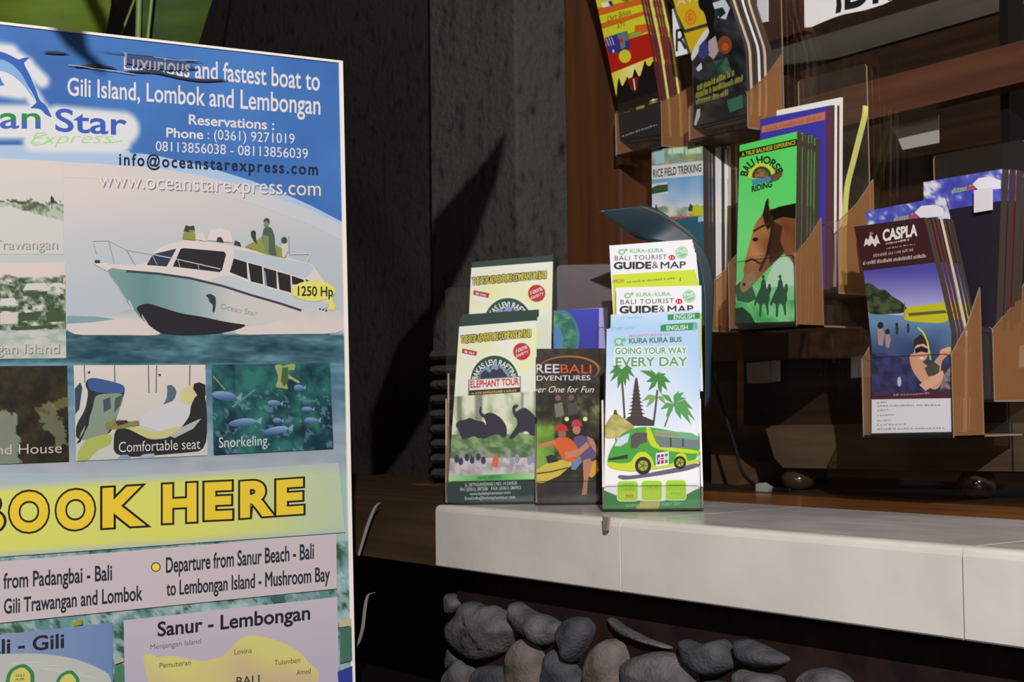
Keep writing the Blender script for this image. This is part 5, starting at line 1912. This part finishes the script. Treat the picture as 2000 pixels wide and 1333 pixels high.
# red and yellow one, topmost
def off_road(a):
    yl, og, rd = (200, 200, 40), (200, 98, 30), (168, 32, 18)
    a.poly([(1140, -200), (1300, -230), (1300, 90), (1140, 130)], yl)
    a.poly([(1140, 120), (1310, 56), (1310, 110), (1190, 142), (1140, 160)], rd)
    for q in ([(1150, 20), (1270, -8), (1270, 4), (1150, 36)], [(1160, 50), (1270, 18), (1270, 26), (1166, 60)], [(1166, 84), (1240, 62), (1240, 50), (1280, 44), (1280, 56), (1170, 98)], [(1150, -30), (1270, -60), (1270, -50), (1150, -16)]):
        a.poly(q, og)
    a.poly([(1180, 92), (1282, 60), (1290, 112), (1194, 144)], rd)
    a.text('Dirt Bikes', 1187, 43, 1232, 27, 11, (96, 36, 20), 0)
    a.text('ATV', 1205, 57, 1222, 52, 10, (96, 36, 20), 0)
    a.poly([(1174, 6), (1188, 3), (1192, 12), (1178, 15)], (222, 222, 226))
    a.poly([(1188, 3), (1195, 1), (1198, 10), (1192, 12)], (56, 52, 120))
    a.ell(1222, 0, 8, 3, (60, 130, 50), 10)
    a.poly([(1181, 74), (1226, 60), (1231, 95), (1191, 107)], (52, 50, 130))
    a.poly([(1204, 66), (1226, 60), (1228, 78), (1212, 84)], (78, 122, 106))
    a.poly([(1208, 74), (1220, 70), (1222, 92), (1214, 96)], (96, 128, 120))
    for i in range(3):
        a.line([(1184 + i * 5, 74 - i), (1190 + i * 5, 90 - i)], 1.6, (190, 180, 200))
    a.ell(1214, 79, 5, 5, (176, 50, 54), 12)
    a.line([(1198, 97), (1199, 103)], 3, (220, 210, 210))
    a.poly([(1228, 68), (1252, 60), (1254, 68), (1230, 76)], (138, 160, 62))
    a.ell(1221, 110, 12, 13, (200, 194, 46), 18)
    # riders against a bright horizon
    a.poly([(1190, 145), (1282, 108), (1292, 150), (1200, 190)], lambda x, y: mix((226, 220, 150), (206, 196, 40), abs(x - 1234) / 40), 6)
    blk = (26, 20, 18)
    a.poly([(1204, 196), (1206, 165), (1209, 150), (1212, 160), (1216, 170), (1222, 158), (1226, 148), (1230, 160), (1236, 150), (1240, 132), (1244, 142), (1250, 152), (1256, 132), (1260, 116), (1264, 128), (1270, 130), (1278, 116), (1296, 120), (1300, 300), (1200, 300)], blk)
    a.poly([(1226, 160), (1230, 152), (1238, 152), (1248, 148), (1246, 170), (1240, 182), (1232, 172)], (110, 24, 24))
    a.line([(1238, 154), (1241, 176)], 2.5, (214, 200, 190))
    a.poly([(1200, 206), (1296, 176), (1300, 200), (1204, 230)], (34, 30, 24))
    for x, y in ((1222, 221), (1250, 209), (1276, 196)):
        a.poly([(x - 7, y + 1), (x + 9, y - 4), (x + 9, y + 3), (x - 7, y + 8)], (176, 146, 56))
    a.ell(1277, 197, 4, 4, (222, 216, 200), 8)
    a.poly([(1200, 226), (1300, 200), (1300, 300), (1200, 300)], (32, 28, 26))
    squiggles(a, 1216, 268, 1284, 245, 4, (150, 140, 132), 9)


rs_ = Surf(WALL, 1.246, -.0, .30, -.25, .35)
rd_ = sheet('brochure', rs_, [(1106, -230), (1164, 0), (1182, 83), (1207, 202), (1212, 272)], [(1212, -258), (1252, 0), (1272, 90), (1289, 200), (1292, 262)], off_road, (EW[0],) * 3, .0040, 'edge_maroon', (40, 30, 26), nx=4, ny=30, clip=False)
tag(rd_, 'red and yellow dirt bike brochure, topmost rack nearest the wooden post', 'brochure')
copies(rd_, 8, .0046, 'dirt bike brochure standing in the stack behind the red and yellow front one', 'dirt bike brochures in the top rack', WALL, ['edge_maroon', 'edge_maroon', 'edge_yellow', 'edge_maroon'], .004)
h_r = window_holder('clear rack on the window holding the red and yellow dirt bike brochures', (1204, 1294), 205, 283, 1.240, 1.294, (1260, -150), rise=W(1345, 168, 1.293)[1])


def quad_rider(a):
    yl = (196, 168, 30)
    a.poly([(1240, -220), (1480, -260), (1480, 300), (1300, 300)], grid_noise((22, 24, 28), (56, 58, 60), .03, 111), 9)
    a.poly([(1240, -220), (1384, -240), (1376, 20), (1386, 44), (1338, 58), (1320, 20)], yl)
    a.poly([(1336, 64), (1384, 52), (1380, 62), (1352, 100), (1349, 104)], yl)
    a.poly([(1322, 4), (1330, -8), (1336, -10), (1336, 8), (1329, 8)], yl)
    a.text('AWI', 1322, 12, 1372, -1, 17, (206, 194, 150), .01)
    a.ell(1349, 34, 11, 15, (196, 104, 36), 20)
    a.ell(1349, 34, 9, 12.5, (204, 150, 34), 20)
    a.ell(1349, 34, 5, 8, (196, 104, 36), 14)
    a.ell(1350, 33, 2.5, 5, (204, 150, 34), 10)
    a.poly([(1337, 61), (1382, 48), (1383, 52), (1338, 65)], (70, 66, 50))
    a.poly([(1350, 112), (1352, 100), (1374, 62), (1384, 54), (1386, 64), (1370, 92), (1360, 110), (1352, 120)], (206, 206, 206))
    a.poly([(1363, 0), (1376, -10), (1392, -6), (1398, 30), (1392, 60), (1402, 90), (1404, 100), (1394, 90), (1382, 50), (1376, 24), (1366, 16)], (18, 16, 18))
    a.poly([(1384, 80), (1398, 70), (1404, 100), (1394, 116), (1384, 108)], (170, 150, 150))
    a.poly([(1366, 90), (1378, 76), (1386, 104), (1374, 116), (1364, 110)], (56, 62, 120))
    a.poly([(1392, 6), (1416, -2), (1426, 16), (1418, 38), (1402, 34), (1412, 14), (1396, 18)], (190, 196, 202))
    a.poly([(1398, 20), (1412, 14), (1418, 26), (1406, 36)], (26, 44, 46))
    a.ell(1416, 88, 14, 18, (120, 64, 36), 18)
    a.ell(1417, 92, 7, 8, (176, 80, 34), 14)
    a.poly([(1396, 120), (1420, 112), (1430, 140), (1404, 150)], grid_noise((30, 62, 48), (70, 104, 84), .08, 112), 6)
    a.poly([(1360, 134), (1370, 122), (1372, 134), (1364, 140)], (200, 200, 200))
    ytxt = (150, 150, 60)
    for i, (t, x0, y0, x1, y1) in enumerate((('ATV TOUR AND RAFTING', 1362, 178, 1438, 146), ('YOUR ADVENTURE PARTNER', 1360, 192, 1452, 158), ('IN BALI', 1360, 206, 1424, 186))):
        squiggles(a, x0, y0, x1, y1, 13, ytxt, 60 + i)
    a.poly([(1420, 196), (1450, 186), (1452, 210), (1426, 220)], (52, 110, 78))
    a.poly([(1356, 244), (1362, 214), (1368, 212), (1368, 226), (1362, 240), (1360, 246)], (190, 194, 196))


qs = Surf(WALL, 1.240, 0, .30, -.12, .30)
qd = sheet('brochure', qs, [(1258, -230), (1315, 0), (1351, 117), (1356, 200), (1353, 247)], [(1386, -262), (1424, 0), (1455, 90), (1459, 180), (1458, 222)], quad_rider, (EW[0],) * 3, .0044, 'edge_dark', (34, 34, 36), nx=4, ny=28, clip=False)
tag(qd, 'dark yellow topped quad ride brochure, topmost rack beside the black lettered sign', 'brochure')
copies(qd, 8, .0050, 'quad ride brochure standing in the stack behind the yellow topped front one', 'quad ride brochures in the top rack', WALL, ['kraft', 'edge_dark', 'edge_dark', 'edge_white', 'edge_dark'], .003)
h_q = window_holder('clear rack on the window holding the yellow topped quad ride brochures', (1347, 1462), 190, 248, 1.234, 1.294, (1440, -150), rise=W(1505, 112, 1.293)[1])
sl = slab('paper_slip', [(1476, -60), (1500, -66), (1500, 42), (1480, 46)], 1.2905, .001, M['edge_white'])
tag(sl, 'narrow white paper slip beside the quad ride brochures', 'paper')


# rice field trekking
def trekking(a):
    a.poly([(1260, 270), (1430, 260), (1430, 330), (1260, 345)], grid_noise((120, 140, 120), (156, 170, 150), .05, 121), 8)
    for x0, x1 in ((1305, 1336), (1339, 1371)):
        a.poly([(x0, 288), (x1, 284), (x1, 300), (x0, 303)], (150, 196, 150))
        squiggles(a, x0 + 1, 301, x1, 298, 12, (206, 232, 206), x0)
    squiggles(a, 1330, 313, 1371, 309, 9, (150, 156, 70), 22)
    a.poly([(1278, 296), (1298, 294), (1298, 318), (1280, 322)], (150, 190, 200))
    a.poly([(1260, 326), (1430, 308), (1430, 338), (1260, 352)], (206, 208, 204))
    a.text('RICE FIELD TREKKING', 1276, 347, 1370, 335, 15, (30, 32, 40), .02)
    a.poly([(1260, 352), (1430, 338), (1430, 440), (1260, 440)], lambda x, y: mix((110, 156, 206), (206, 212, 218), (y - 350) / 60 + nz(x, y, .03, 123) * .5), 7)
    a.poly([(1272, 360), (1304, 356), (1305, 378), (1272, 381)], (206, 208, 200))
    a.poly([(1272, 368), (1284, 362), (1305, 360), (1305, 374), (1272, 380)], (58, 82, 52))
    a.poly([(1272, 408), (1300, 402), (1340, 404), (1376, 402), (1376, 428), (1272, 428)], grid_noise((120, 140, 130), (200, 206, 196), .05, 124, 1.5), 6)
    a.poly([(1278, 412), (1282, 398), (1286, 412), (1300, 424), (1282, 424)], (50, 60, 48))
    a.poly([(1346, 420), (1352, 406), (1362, 398), (1374, 408), (1376, 426), (1350, 426)], (180, 190, 52))
    a.poly([(1344, 412), (1348, 398), (1354, 402), (1352, 414)], (60, 70, 54))
    a.poly([(1260, 426), (1430, 420), (1430, 660), (1260, 660)], (46, 92, 108))
    squiggles(a, 1310, 430, 1356, 424, 9, (206, 92, 56), 25)
    a.poly([(1364, 424), (1376, 422), (1376, 432), (1364, 434)], (150, 190, 220))


tk = sheet('brochure', Surf(WALL, 1.246), [(1273, 293), (1276, 640)], [(1373, 283), (1376, 636)], trekking, (EW[0],) * 3, .0046, 'edge_dark', (60, 100, 116), nx=4, ny=18)
tag(tk, 'rice field trekking brochure with blue sky, half hidden by the curled teal leaflet', 'brochure')
copies(tk, 8, .0052, 'trekking brochure in the stack behind the blue sky front one', 'trekking brochures on the window', WALL, ['edge_dark', 'edge_dark', 'edge_dark', 'edge_white', 'edge_white', 'edge_dark', 'edge_white', 'kraft'], .001)
h_t = window_holder('clear rack on the window holding the rice field trekking brochures', (1266, 1382), 560, 645, 1.240, 1.294, (1330, 240), rise=W(1420, 500, 1.293)[1])


# horse riding and the magazines behind
def horse(a):
    g = (96, 206, 104)
    a.poly([(1420, 250), (1570, 250), (1570, 650), (1420, 650)], lambda x, y: mix((84, 206, 98), (122, 212, 130), (y - 280) / 350 + nz(x, y, .01, 131) * .3), 12)
    a.poly([(1430, 300), (1446, 296), (1556, 271), (1560, 284), (1447, 308), (1430, 314)], (28, 32, 22))
    a.text('A TRUE BALINESE EXPERIENCE', 1449, 306, 1554, 282, 8, (196, 190, 52), .012)
    # badge
    a.ell(1488, 344, 27, 27, (196, 206, 60), 24, a0=math.pi * .95, a1=2.05 * math.pi)
    a.ell(1488, 345, 19, 20, (58, 66, 42), 20, a0=math.pi * .95, a1=2.05 * math.pi)
    a.poly([(1474, 346), (1478, 334), (1486, 330), (1494, 332), (1502, 346)], (190, 84, 54))
    for x, y in ((1481, 338), (1490, 334), (1497, 340)):
        a.ell(x, y, 5, 4, (64, 110, 54), 8)
    a.poly([(1468, 352), (1510, 344), (1514, 352), (1470, 362)], (70, 130, 176))
    a.poly([(1504, 344), (1520, 334), (1530, 330), (1528, 344), (1520, 352), (1508, 356)], (92, 78, 56))
    a.text('BALI HORSE', 0, 0, 0, 0, 14, (34, 38, 30), .03, arc=(1489, 348, 29, 172, 18))
    a.text('RIDING', 1469, 375, 1508, 365, 11, (34, 38, 30), .04)
    # sea, distant horses
    a.poly([(1500, 540), (1512, 514), (1530, 500), (1546, 506), (1556, 530), (1560, 560), (1490, 580)], (186, 228, 196))
    a.poly([(1420, 556), (1440, 552), (1480, 564), (1560, 556), (1560, 600), (1420, 600)], lambda x, y: mix((150, 214, 166), (94, 190, 118), (y - 550) / 44 + nz(x, y, .04, 133)), 7)
    a.poly([(1420, 592), (1560, 586), (1560, 650), (1420, 650)], grid_noise((70, 170, 92), (130, 210, 142), .03, 134), 8)
    a.poly([(1420, 606), (1450, 600), (1468, 616), (1480, 640), (1420, 640)], (30, 60, 40))
    sil = (40, 84, 58)
    a.poly([(1436, 560), (1446, 550), (1470, 560), (1478, 584), (1462, 592), (1440, 588)], (50, 96, 66))
    for x, s_ in ((1490, 1), (1523, 1.1)):
        a.poly([(x - 9 * s_, 572), (x - 4, 562), (x - 3, 550), (x + 2, 543), (x + 6, 551), (x + 7, 562), (x + 13 * s_, 572), (x + 14 * s_, 588), (x + 11 * s_, 592), (x + 12 * s_, 617), (x + 9 * s_, 617), (x + 6, 594), (x - 2, 594), (x - 3, 620), (x - 7 * s_, 620), (x - 6 * s_, 596), (x - 11 * s_, 590), (x - 15 * s_, 600), (x - 17 * s_, 594), (x - 12 * s_, 580)], sil)
        a.poly([(x + 9, 566), (x + 11, 556), (x + 15, 554), (x + 17, 566), (x + 14, 576)], sil)
        a.ell(x + 1, 541, 3.2, 4, sil, 8)
    # bay horse's head
    ba, dk = (146, 92, 50), (52, 36, 26)
    hd = [(1476, 436), (1486, 424), (1492, 414), (1497, 392), (1502, 386), (1503, 410), (1522, 406), (1560, 398), (1560, 530), (1540, 500), (1530, 496), (1518, 508), (1500, 526), (1486, 540), (1472, 556), (1458, 570), (1450, 572), (1446, 562), (1447, 552), (1454, 540), (1452, 528), (1458, 500), (1466, 468)]
    a.poly(hd, lambda x, y: mix((176, 122, 76), (104, 62, 34), (x - 1450) / 110 + nz(x, y, .03, 135) * .5), 6)
    a.poly([(1503, 412), (1522, 404), (1560, 396), (1560, 428), (1530, 424), (1508, 432)], (24, 18, 14))
    a.poly([(1490, 420), (1496, 394), (1501, 386), (1503, 414), (1508, 440), (1500, 450), (1494, 438)], (40, 28, 20))
    a.poly([(1506, 430), (1530, 444), (1534, 490), (1520, 506), (1504, 514), (1500, 490), (1508, 462)], (58, 38, 26))
    a.poly([(1530, 440), (1544, 500), (1536, 500), (1524, 470)], (120, 74, 44))
    a.line([(1506, 418), (1510, 432), (1506, 462), (1498, 500), (1484, 530)], 5, (46, 32, 24))
    a.line([(1456, 512), (1470, 506), (1486, 516), (1496, 506)], 4, (60, 44, 34))
    a.line([(1472, 452), (1486, 444), (1504, 436)], 4, (60, 40, 28))
    a.ell(1476, 468, 6, 4, (34, 26, 22), 10)
    a.poly([(1447, 552), (1460, 536), (1474, 530), (1476, 548), (1462, 566), (1450, 572)], (150, 124, 98))
    a.ell(1454, 556, 3, 4, (40, 30, 26), 8)


gh = sheet('brochure', Surf(WALL, 1.190), [(1445, 284), (1436, 632)], [(1557, 257), (1552, 628)], horse, (EW[0],) * 3, .0043, 'edge_dark', (100, 204, 108), nx=4, ny=24)
tag(gh, 'bright green horse riding brochure with a brown horse head', 'brochure')
copies(gh, 7, .0047, 'green horse riding brochure in the stack behind the front one', 'horse riding brochures on the window', WALL, ['edge_dark', 'edge_dark', 'edge_dark', 'edge_dark', 'edge_dark', 'edge_dark', 'edge_dark'], .0006, 0, -.0006)


def purple(a):
    a.poly([(1470, 200), (1630, 190), (1630, 620), (1470, 620)], (62, 58, 160))
    a.poly([(1488, 247), (1612, 218), (1612, 234), (1488, 260)], (186, 112, 92))
    squiggles(a, 1496, 257, 1608, 231, 8, (150, 96, 76), 61)


pm = sheet('magazine', Surf(WALL, 1.236), [(1485, 234), (1485, 570)], [(1614, 209), (1612, 566)], purple, (EW[0],) * 3, .0042, 'edge_maroon', (62, 58, 160), nx=2, ny=12)
tag(pm, 'purple magazine with an orange title band, behind the horse riding brochures', 'magazine')
copies(pm, 4, .0046, 'purple magazine in the stack behind the orange banded one', 'magazines behind the purple one', WALL, ['edge_maroon', 'edge_dark', 'edge_white', 'edge_maroon'], 0.0, 0, .001)
wm = sheet('magazine', Surf(WALL, 1.262, 0, 0, .0), [(1517, 216), (1517, 560)], [(1644, 190), (1642, 556)], None, (EW[0],) * 3, .002, 'edge_white', (222, 222, 214), nx=2, ny=12)
tag(wm, 'white topped magazine standing taller than the purple one', 'magazine')
# yellow green leaflet bowing outwards at the back of the rack
yg_r = [(1688, 206), (1686, 228), (1676, 268), (1664, 316), (1652, 366), (1647, 430), (1646, 486), (1647, 556)]
P = smooth_path([WALL.at(x, y, 1.276) for x, y in yg_r], 5)
left = [Vector((p.x - .0022, p.y, p.z + .0005)) for p in P]
vs, fs = [], []
for p, q in zip(P, left):
    vs += [q, p, p + Vector((0, .007, 0)), q + Vector((0, .007, 0))]
for i in range(len(P) - 1):
    for k in range(4):
        fs.append((i * 4 + k, i * 4 + (k + 1) % 4, i * 4 + 4 + (k + 1) % 4, i * 4 + 4 + k))
fs += [(0, 1, 2, 3), tuple(len(P) * 4 - 4 + k for k in range(4))]
tag(mesh_obj('leaflet', vs, fs, M['edge_yellow'], smooth=False), 'yellow green leaflet bowing at the back of the purple magazines', 'leaflet')
ra0, ra1 = W(1478, 575, 1.231)[0], W(1640, 575, 1.231)[0]
h_g = window_holder('large clear two tier rack on the window holding horse brochures and magazines', (1426, 1557), 499, 634, 1.185, 1.294, (1640, 136),
                    rear=(1.231, W(1560, 440, 1.231)[1], W(1640, 571, 1.231)[1], ra0, ra1), rise=W(1600, 425, 1.228)[1], back=(W(1560, 200, 1.2955)[0], W(1697, 300, 1.2955)[0]))


# snorkelling brochure
def sky_blue(a):
    a.poly([(1670, 320), (1980, 300), (1980, 900), (1670, 900)], lambda x, y: mix((70, 76, 168), (92, 104, 186), .5 + fb(x, y, .03, 141)), 8)
    return a


def sky_cover(x0, y0, x1, y1):
    def draw(a):
        def sky(x, y):
            n = fb(x, y, .03, 142)
            c = mix((62, 66, 160), (104, 112, 196), .5 + n)
            if n > .18:
                c = mix(c, (206, 206, 216), min(1, (n - .18) * 4))
            return c
        a.poly([(x0 - 10, y0 - 20), (x1 + 10, y1 - 20), (x1 + 10, y1 + 90), (x0 - 10, y0 + 90)], sky, 5)
        m = lambda u, v: (x0 + (x1 - x0) * u, y0 + (y1 - y0) * u + v)
        p, q = m(.36, 32), m(.66, 30)
        squiggles(a, p[0], p[1], q[0], q[1], 11, (150, 170, 130), 62)
        a.poly([m(.55, 24), m(.72, 22), m(.72, 28), m(.55, 31)], (186, 60, 70))
        a.poly([m(.62, 20), m(.7, 10), m(.86, 12), m(.98, 22), m(.98, 38), m(.7, 34)], (214, 212, 218))
        a.poly([m(-.1, 62), m(1.1, 62), m(1.1, 500), m(-.1, 500)], (34, 30, 40))
    return draw


def snorkel(a):
    a.poly([(1650, 400), (1870, 400), (1870, 560), (1650, 560)], (58, 30, 34))
    wt = (206, 198, 196)
    a.text('CASPLA', 1725, 471, 1791, 460, 21, (214, 208, 206), .04)
    a.poly([(1687, 484), (1691, 464), (1697, 470), (1699, 458), (1704, 462), (1708, 470), (1712, 456), (1716, 468), (1720, 478), (1714, 474), (1710, 484), (1704, 474), (1698, 482), (1693, 476)], wt)
    a.ell(1702, 456, 4, 3, (176, 104, 70), 10)
    squiggles(a, 1730, 478, 1776, 470, 4, (176, 160, 156), 31)
    squiggles(a, 1732, 487, 1788, 478, 3, (150, 130, 126), 32)
    squiggles(a, 1706, 503, 1788, 490, 7, (150, 132, 130), 33)
    squiggles(a, 1686, 518, 1810, 503, 8, (176, 160, 156), 63)
    a.poly([(1650, 534), (1870, 508), (1870, 760), (1650, 760)], lambda x, y: mix((74, 70, 150), (172, 170, 206), (y - 530) / 80), 10)
    a.poly([(1650, 608), (1700, 612), (1780, 618), (1870, 612), (1870, 830), (1650, 830)], lambda x, y: mix((96, 128, 160), (34, 38, 78), (y - 615) / 130 + nz(x, y, .02, 151) * .3), 8)
    a.poly([(1680, 560), (1694, 552), (1706, 556), (1716, 566), (1730, 566), (1744, 580), (1762, 590), (1772, 602), (1770, 612), (1700, 616), (1688, 600)], grid_noise((28, 36, 30), (70, 84, 54), .06, 152), 6)
    yl = (176, 172, 40)
    a.poly([(1764, 618), (1768, 606), (1774, 600), (1836, 592), (1852, 590), (1856, 624), (1842, 632), (1790, 630), (1768, 626)], yl)
    a.poly([(1774, 612), (1846, 606), (1850, 612), (1776, 618)], (90, 86, 40))
    a.line([(1768, 590), (1766, 620)], 1.6, (120, 116, 90))
    for x, y, s in ((1720, 648, 1), (1734, 658, .8), (1752, 640, .5), (1774, 640, .4)):
        a.poly([(x - 6 * s, y), (x - 4 * s, y - 8 * s), (x + 4 * s, y - 8 * s), (x + 8 * s, y + 6 * s), (x + 4 * s, y + 28 * s), (x - 4 * s, y + 26 * s)], (150, 124, 124) if s > .6 else (50, 50, 70))
        a.ell(x, y - 12 * s, 6 * s, 7 * s, (40, 36, 44), 10)
    a.poly([(1690, 694), (1722, 690), (1770, 704), (1800, 740), (1826, 770), (1690, 774)], grid_noise((26, 28, 64), (54, 58, 112), .05, 153), 7)
    a.ell(1757, 746, 4, 10, (176, 190, 214), 10)
    # swimmer with mask and snorkel
    sk = (202, 150, 122)
    a.poly([(1776, 694), (1790, 688), (1800, 706), (1816, 718), (1836, 694), (1836, 684), (1858, 676), (1858, 690), (1840, 704), (1838, 726), (1846, 738), (1830, 764), (1806, 754), (1790, 736), (1780, 718)], sk)
    a.poly([(1806, 720), (1824, 706), (1836, 716), (1834, 732), (1814, 736)], (72, 66, 52))
    a.poly([(1796, 752), (1828, 732), (1842, 724), (1846, 736), (1830, 750), (1808, 764)], (212, 164, 138))
    a.poly([(1844, 730), (1858, 716), (1858, 760), (1836, 764)], grid_noise((60, 50, 54), (150, 140, 140), .1, 154), 5)
    a.ell(1800, 688, 14, 19, (206, 152, 126), 20)
    a.poly([(1784, 682), (1786, 664), (1798, 654), (1812, 660), (1816, 680), (1804, 672), (1792, 674)], (46, 42, 48))
    a.poly([(1787, 682), (1800, 676), (1814, 682), (1812, 690), (1800, 687), (1789, 691)], (34, 34, 42))
    a.ell(1801, 700, 5, 2.4, (222, 206, 196), 12)
    a.line([(1793, 640), (1804, 650), (1812, 668), (1816, 690), (1818, 704)], 3.4, (176, 190, 70))
    a.poly([(1690, 772), (1870, 764), (1870, 780), (1690, 782)], (70, 24, 40))
    squiggles(a, 1746, 774, 1816, 770, 4, (150, 110, 116), 36)
    a.poly([(1690, 781), (1870, 778), (1870, 860), (1690, 860)], (210, 210, 218))
    for i, (x1, y) in enumerate(((1732, 789), (1840, 795), (1736, 804), (1746, 814), (1744, 824), (1772, 832), (1846, 840))):
        squiggles(a, 1714, y, x1, y - 2, 3.4, (150, 150, 160), 40 + i)


cs = Surf(WALL, 1.186, 0, 0, -.55, .11)
cp = sheet('brochure', cs, [(1668, 443), (1688, 539), (1703, 678), (1703, 847)], [(1805, 425), (1838, 558), (1858, 646), (1859, 844)], snorkel, (EW[0],) * 3, .0043, 'edge_dark', (40, 36, 56), nx=4, ny=30, clip=False)
tag(cp, 'maroon topped snorkelling brochure with a smiling swimmer in a mask', 'brochure')
copies(cp, 7, .0048, 'snorkelling brochure in the stack behind the maroon topped front one', 'snorkelling brochures on the window', WALL, ['edge_dark', 'edge_maroon', 'edge_dark', 'kraft', 'edge_dark', 'edge_dark', 'edge_dark'], .006, 0, 0)
s1 = sheet('brochure', Surf(WALL, 1.224, 0, 0, -.25, .11), [(1690, 413), (1712, 560), (1730, 800)], [(1846, 384), (1890, 560), (1904, 790)], sky_cover(1690, 413, 1846, 384), (EW[0],) * 3, .0014, 'edge_dark', (40, 36, 46), nx=4, ny=20, clip=False)
tag(s1, 'blue sky brochure showing its cloudy top just above the maroon snorkelling one', 'brochure')
s2 = sheet('brochure', Surf(WALL, 1.240), [(1804, 356), (1806, 790)], [(1958, 330), (1940, 778)], sky_cover(1804, 356, 1958, 330), (EW[0],) * 3, .0054, 'edge_dark', (40, 36, 46), nx=4, ny=20)
tag(s2, 'blue sky brochure with white clouds standing tallest at the edge of the frame', 'brochure')
copies(s2, 6, .0060, 'blue sky brochure in the stack behind the tallest one', 'blue sky brochures on the window', WALL, ['edge_dark', 'edge_dark', 'edge_maroon', 'edge_dark'], .0, 0, .0)
fl = slab('folded_leaflet', [(1902, 372), (1938, 366), (1938, 410), (1902, 416)], 1.2345, .001, M['edge_white'])
tag(fl, 'small white folded leaflet in front of the tallest blue sky brochure', 'leaflet')
rc0, rc1 = W(1770, 780, 1.234)[0], W(1946, 782, 1.234)[0]
h_c = window_holder('clear two tier rack on the window holding the snorkelling brochures', (1688, 1864), 690, 852, 1.181, 1.294, (1920, 286),
                    rear=(1.232, W(1900, 640, 1.232)[1], W(1940, 782, 1.232)[1], rc0, rc1), rise=W(1951, 558, 1.228)[1], back=(W(1826, 400, 1.2955)[0], W(2006, 400, 1.2955)[0]))
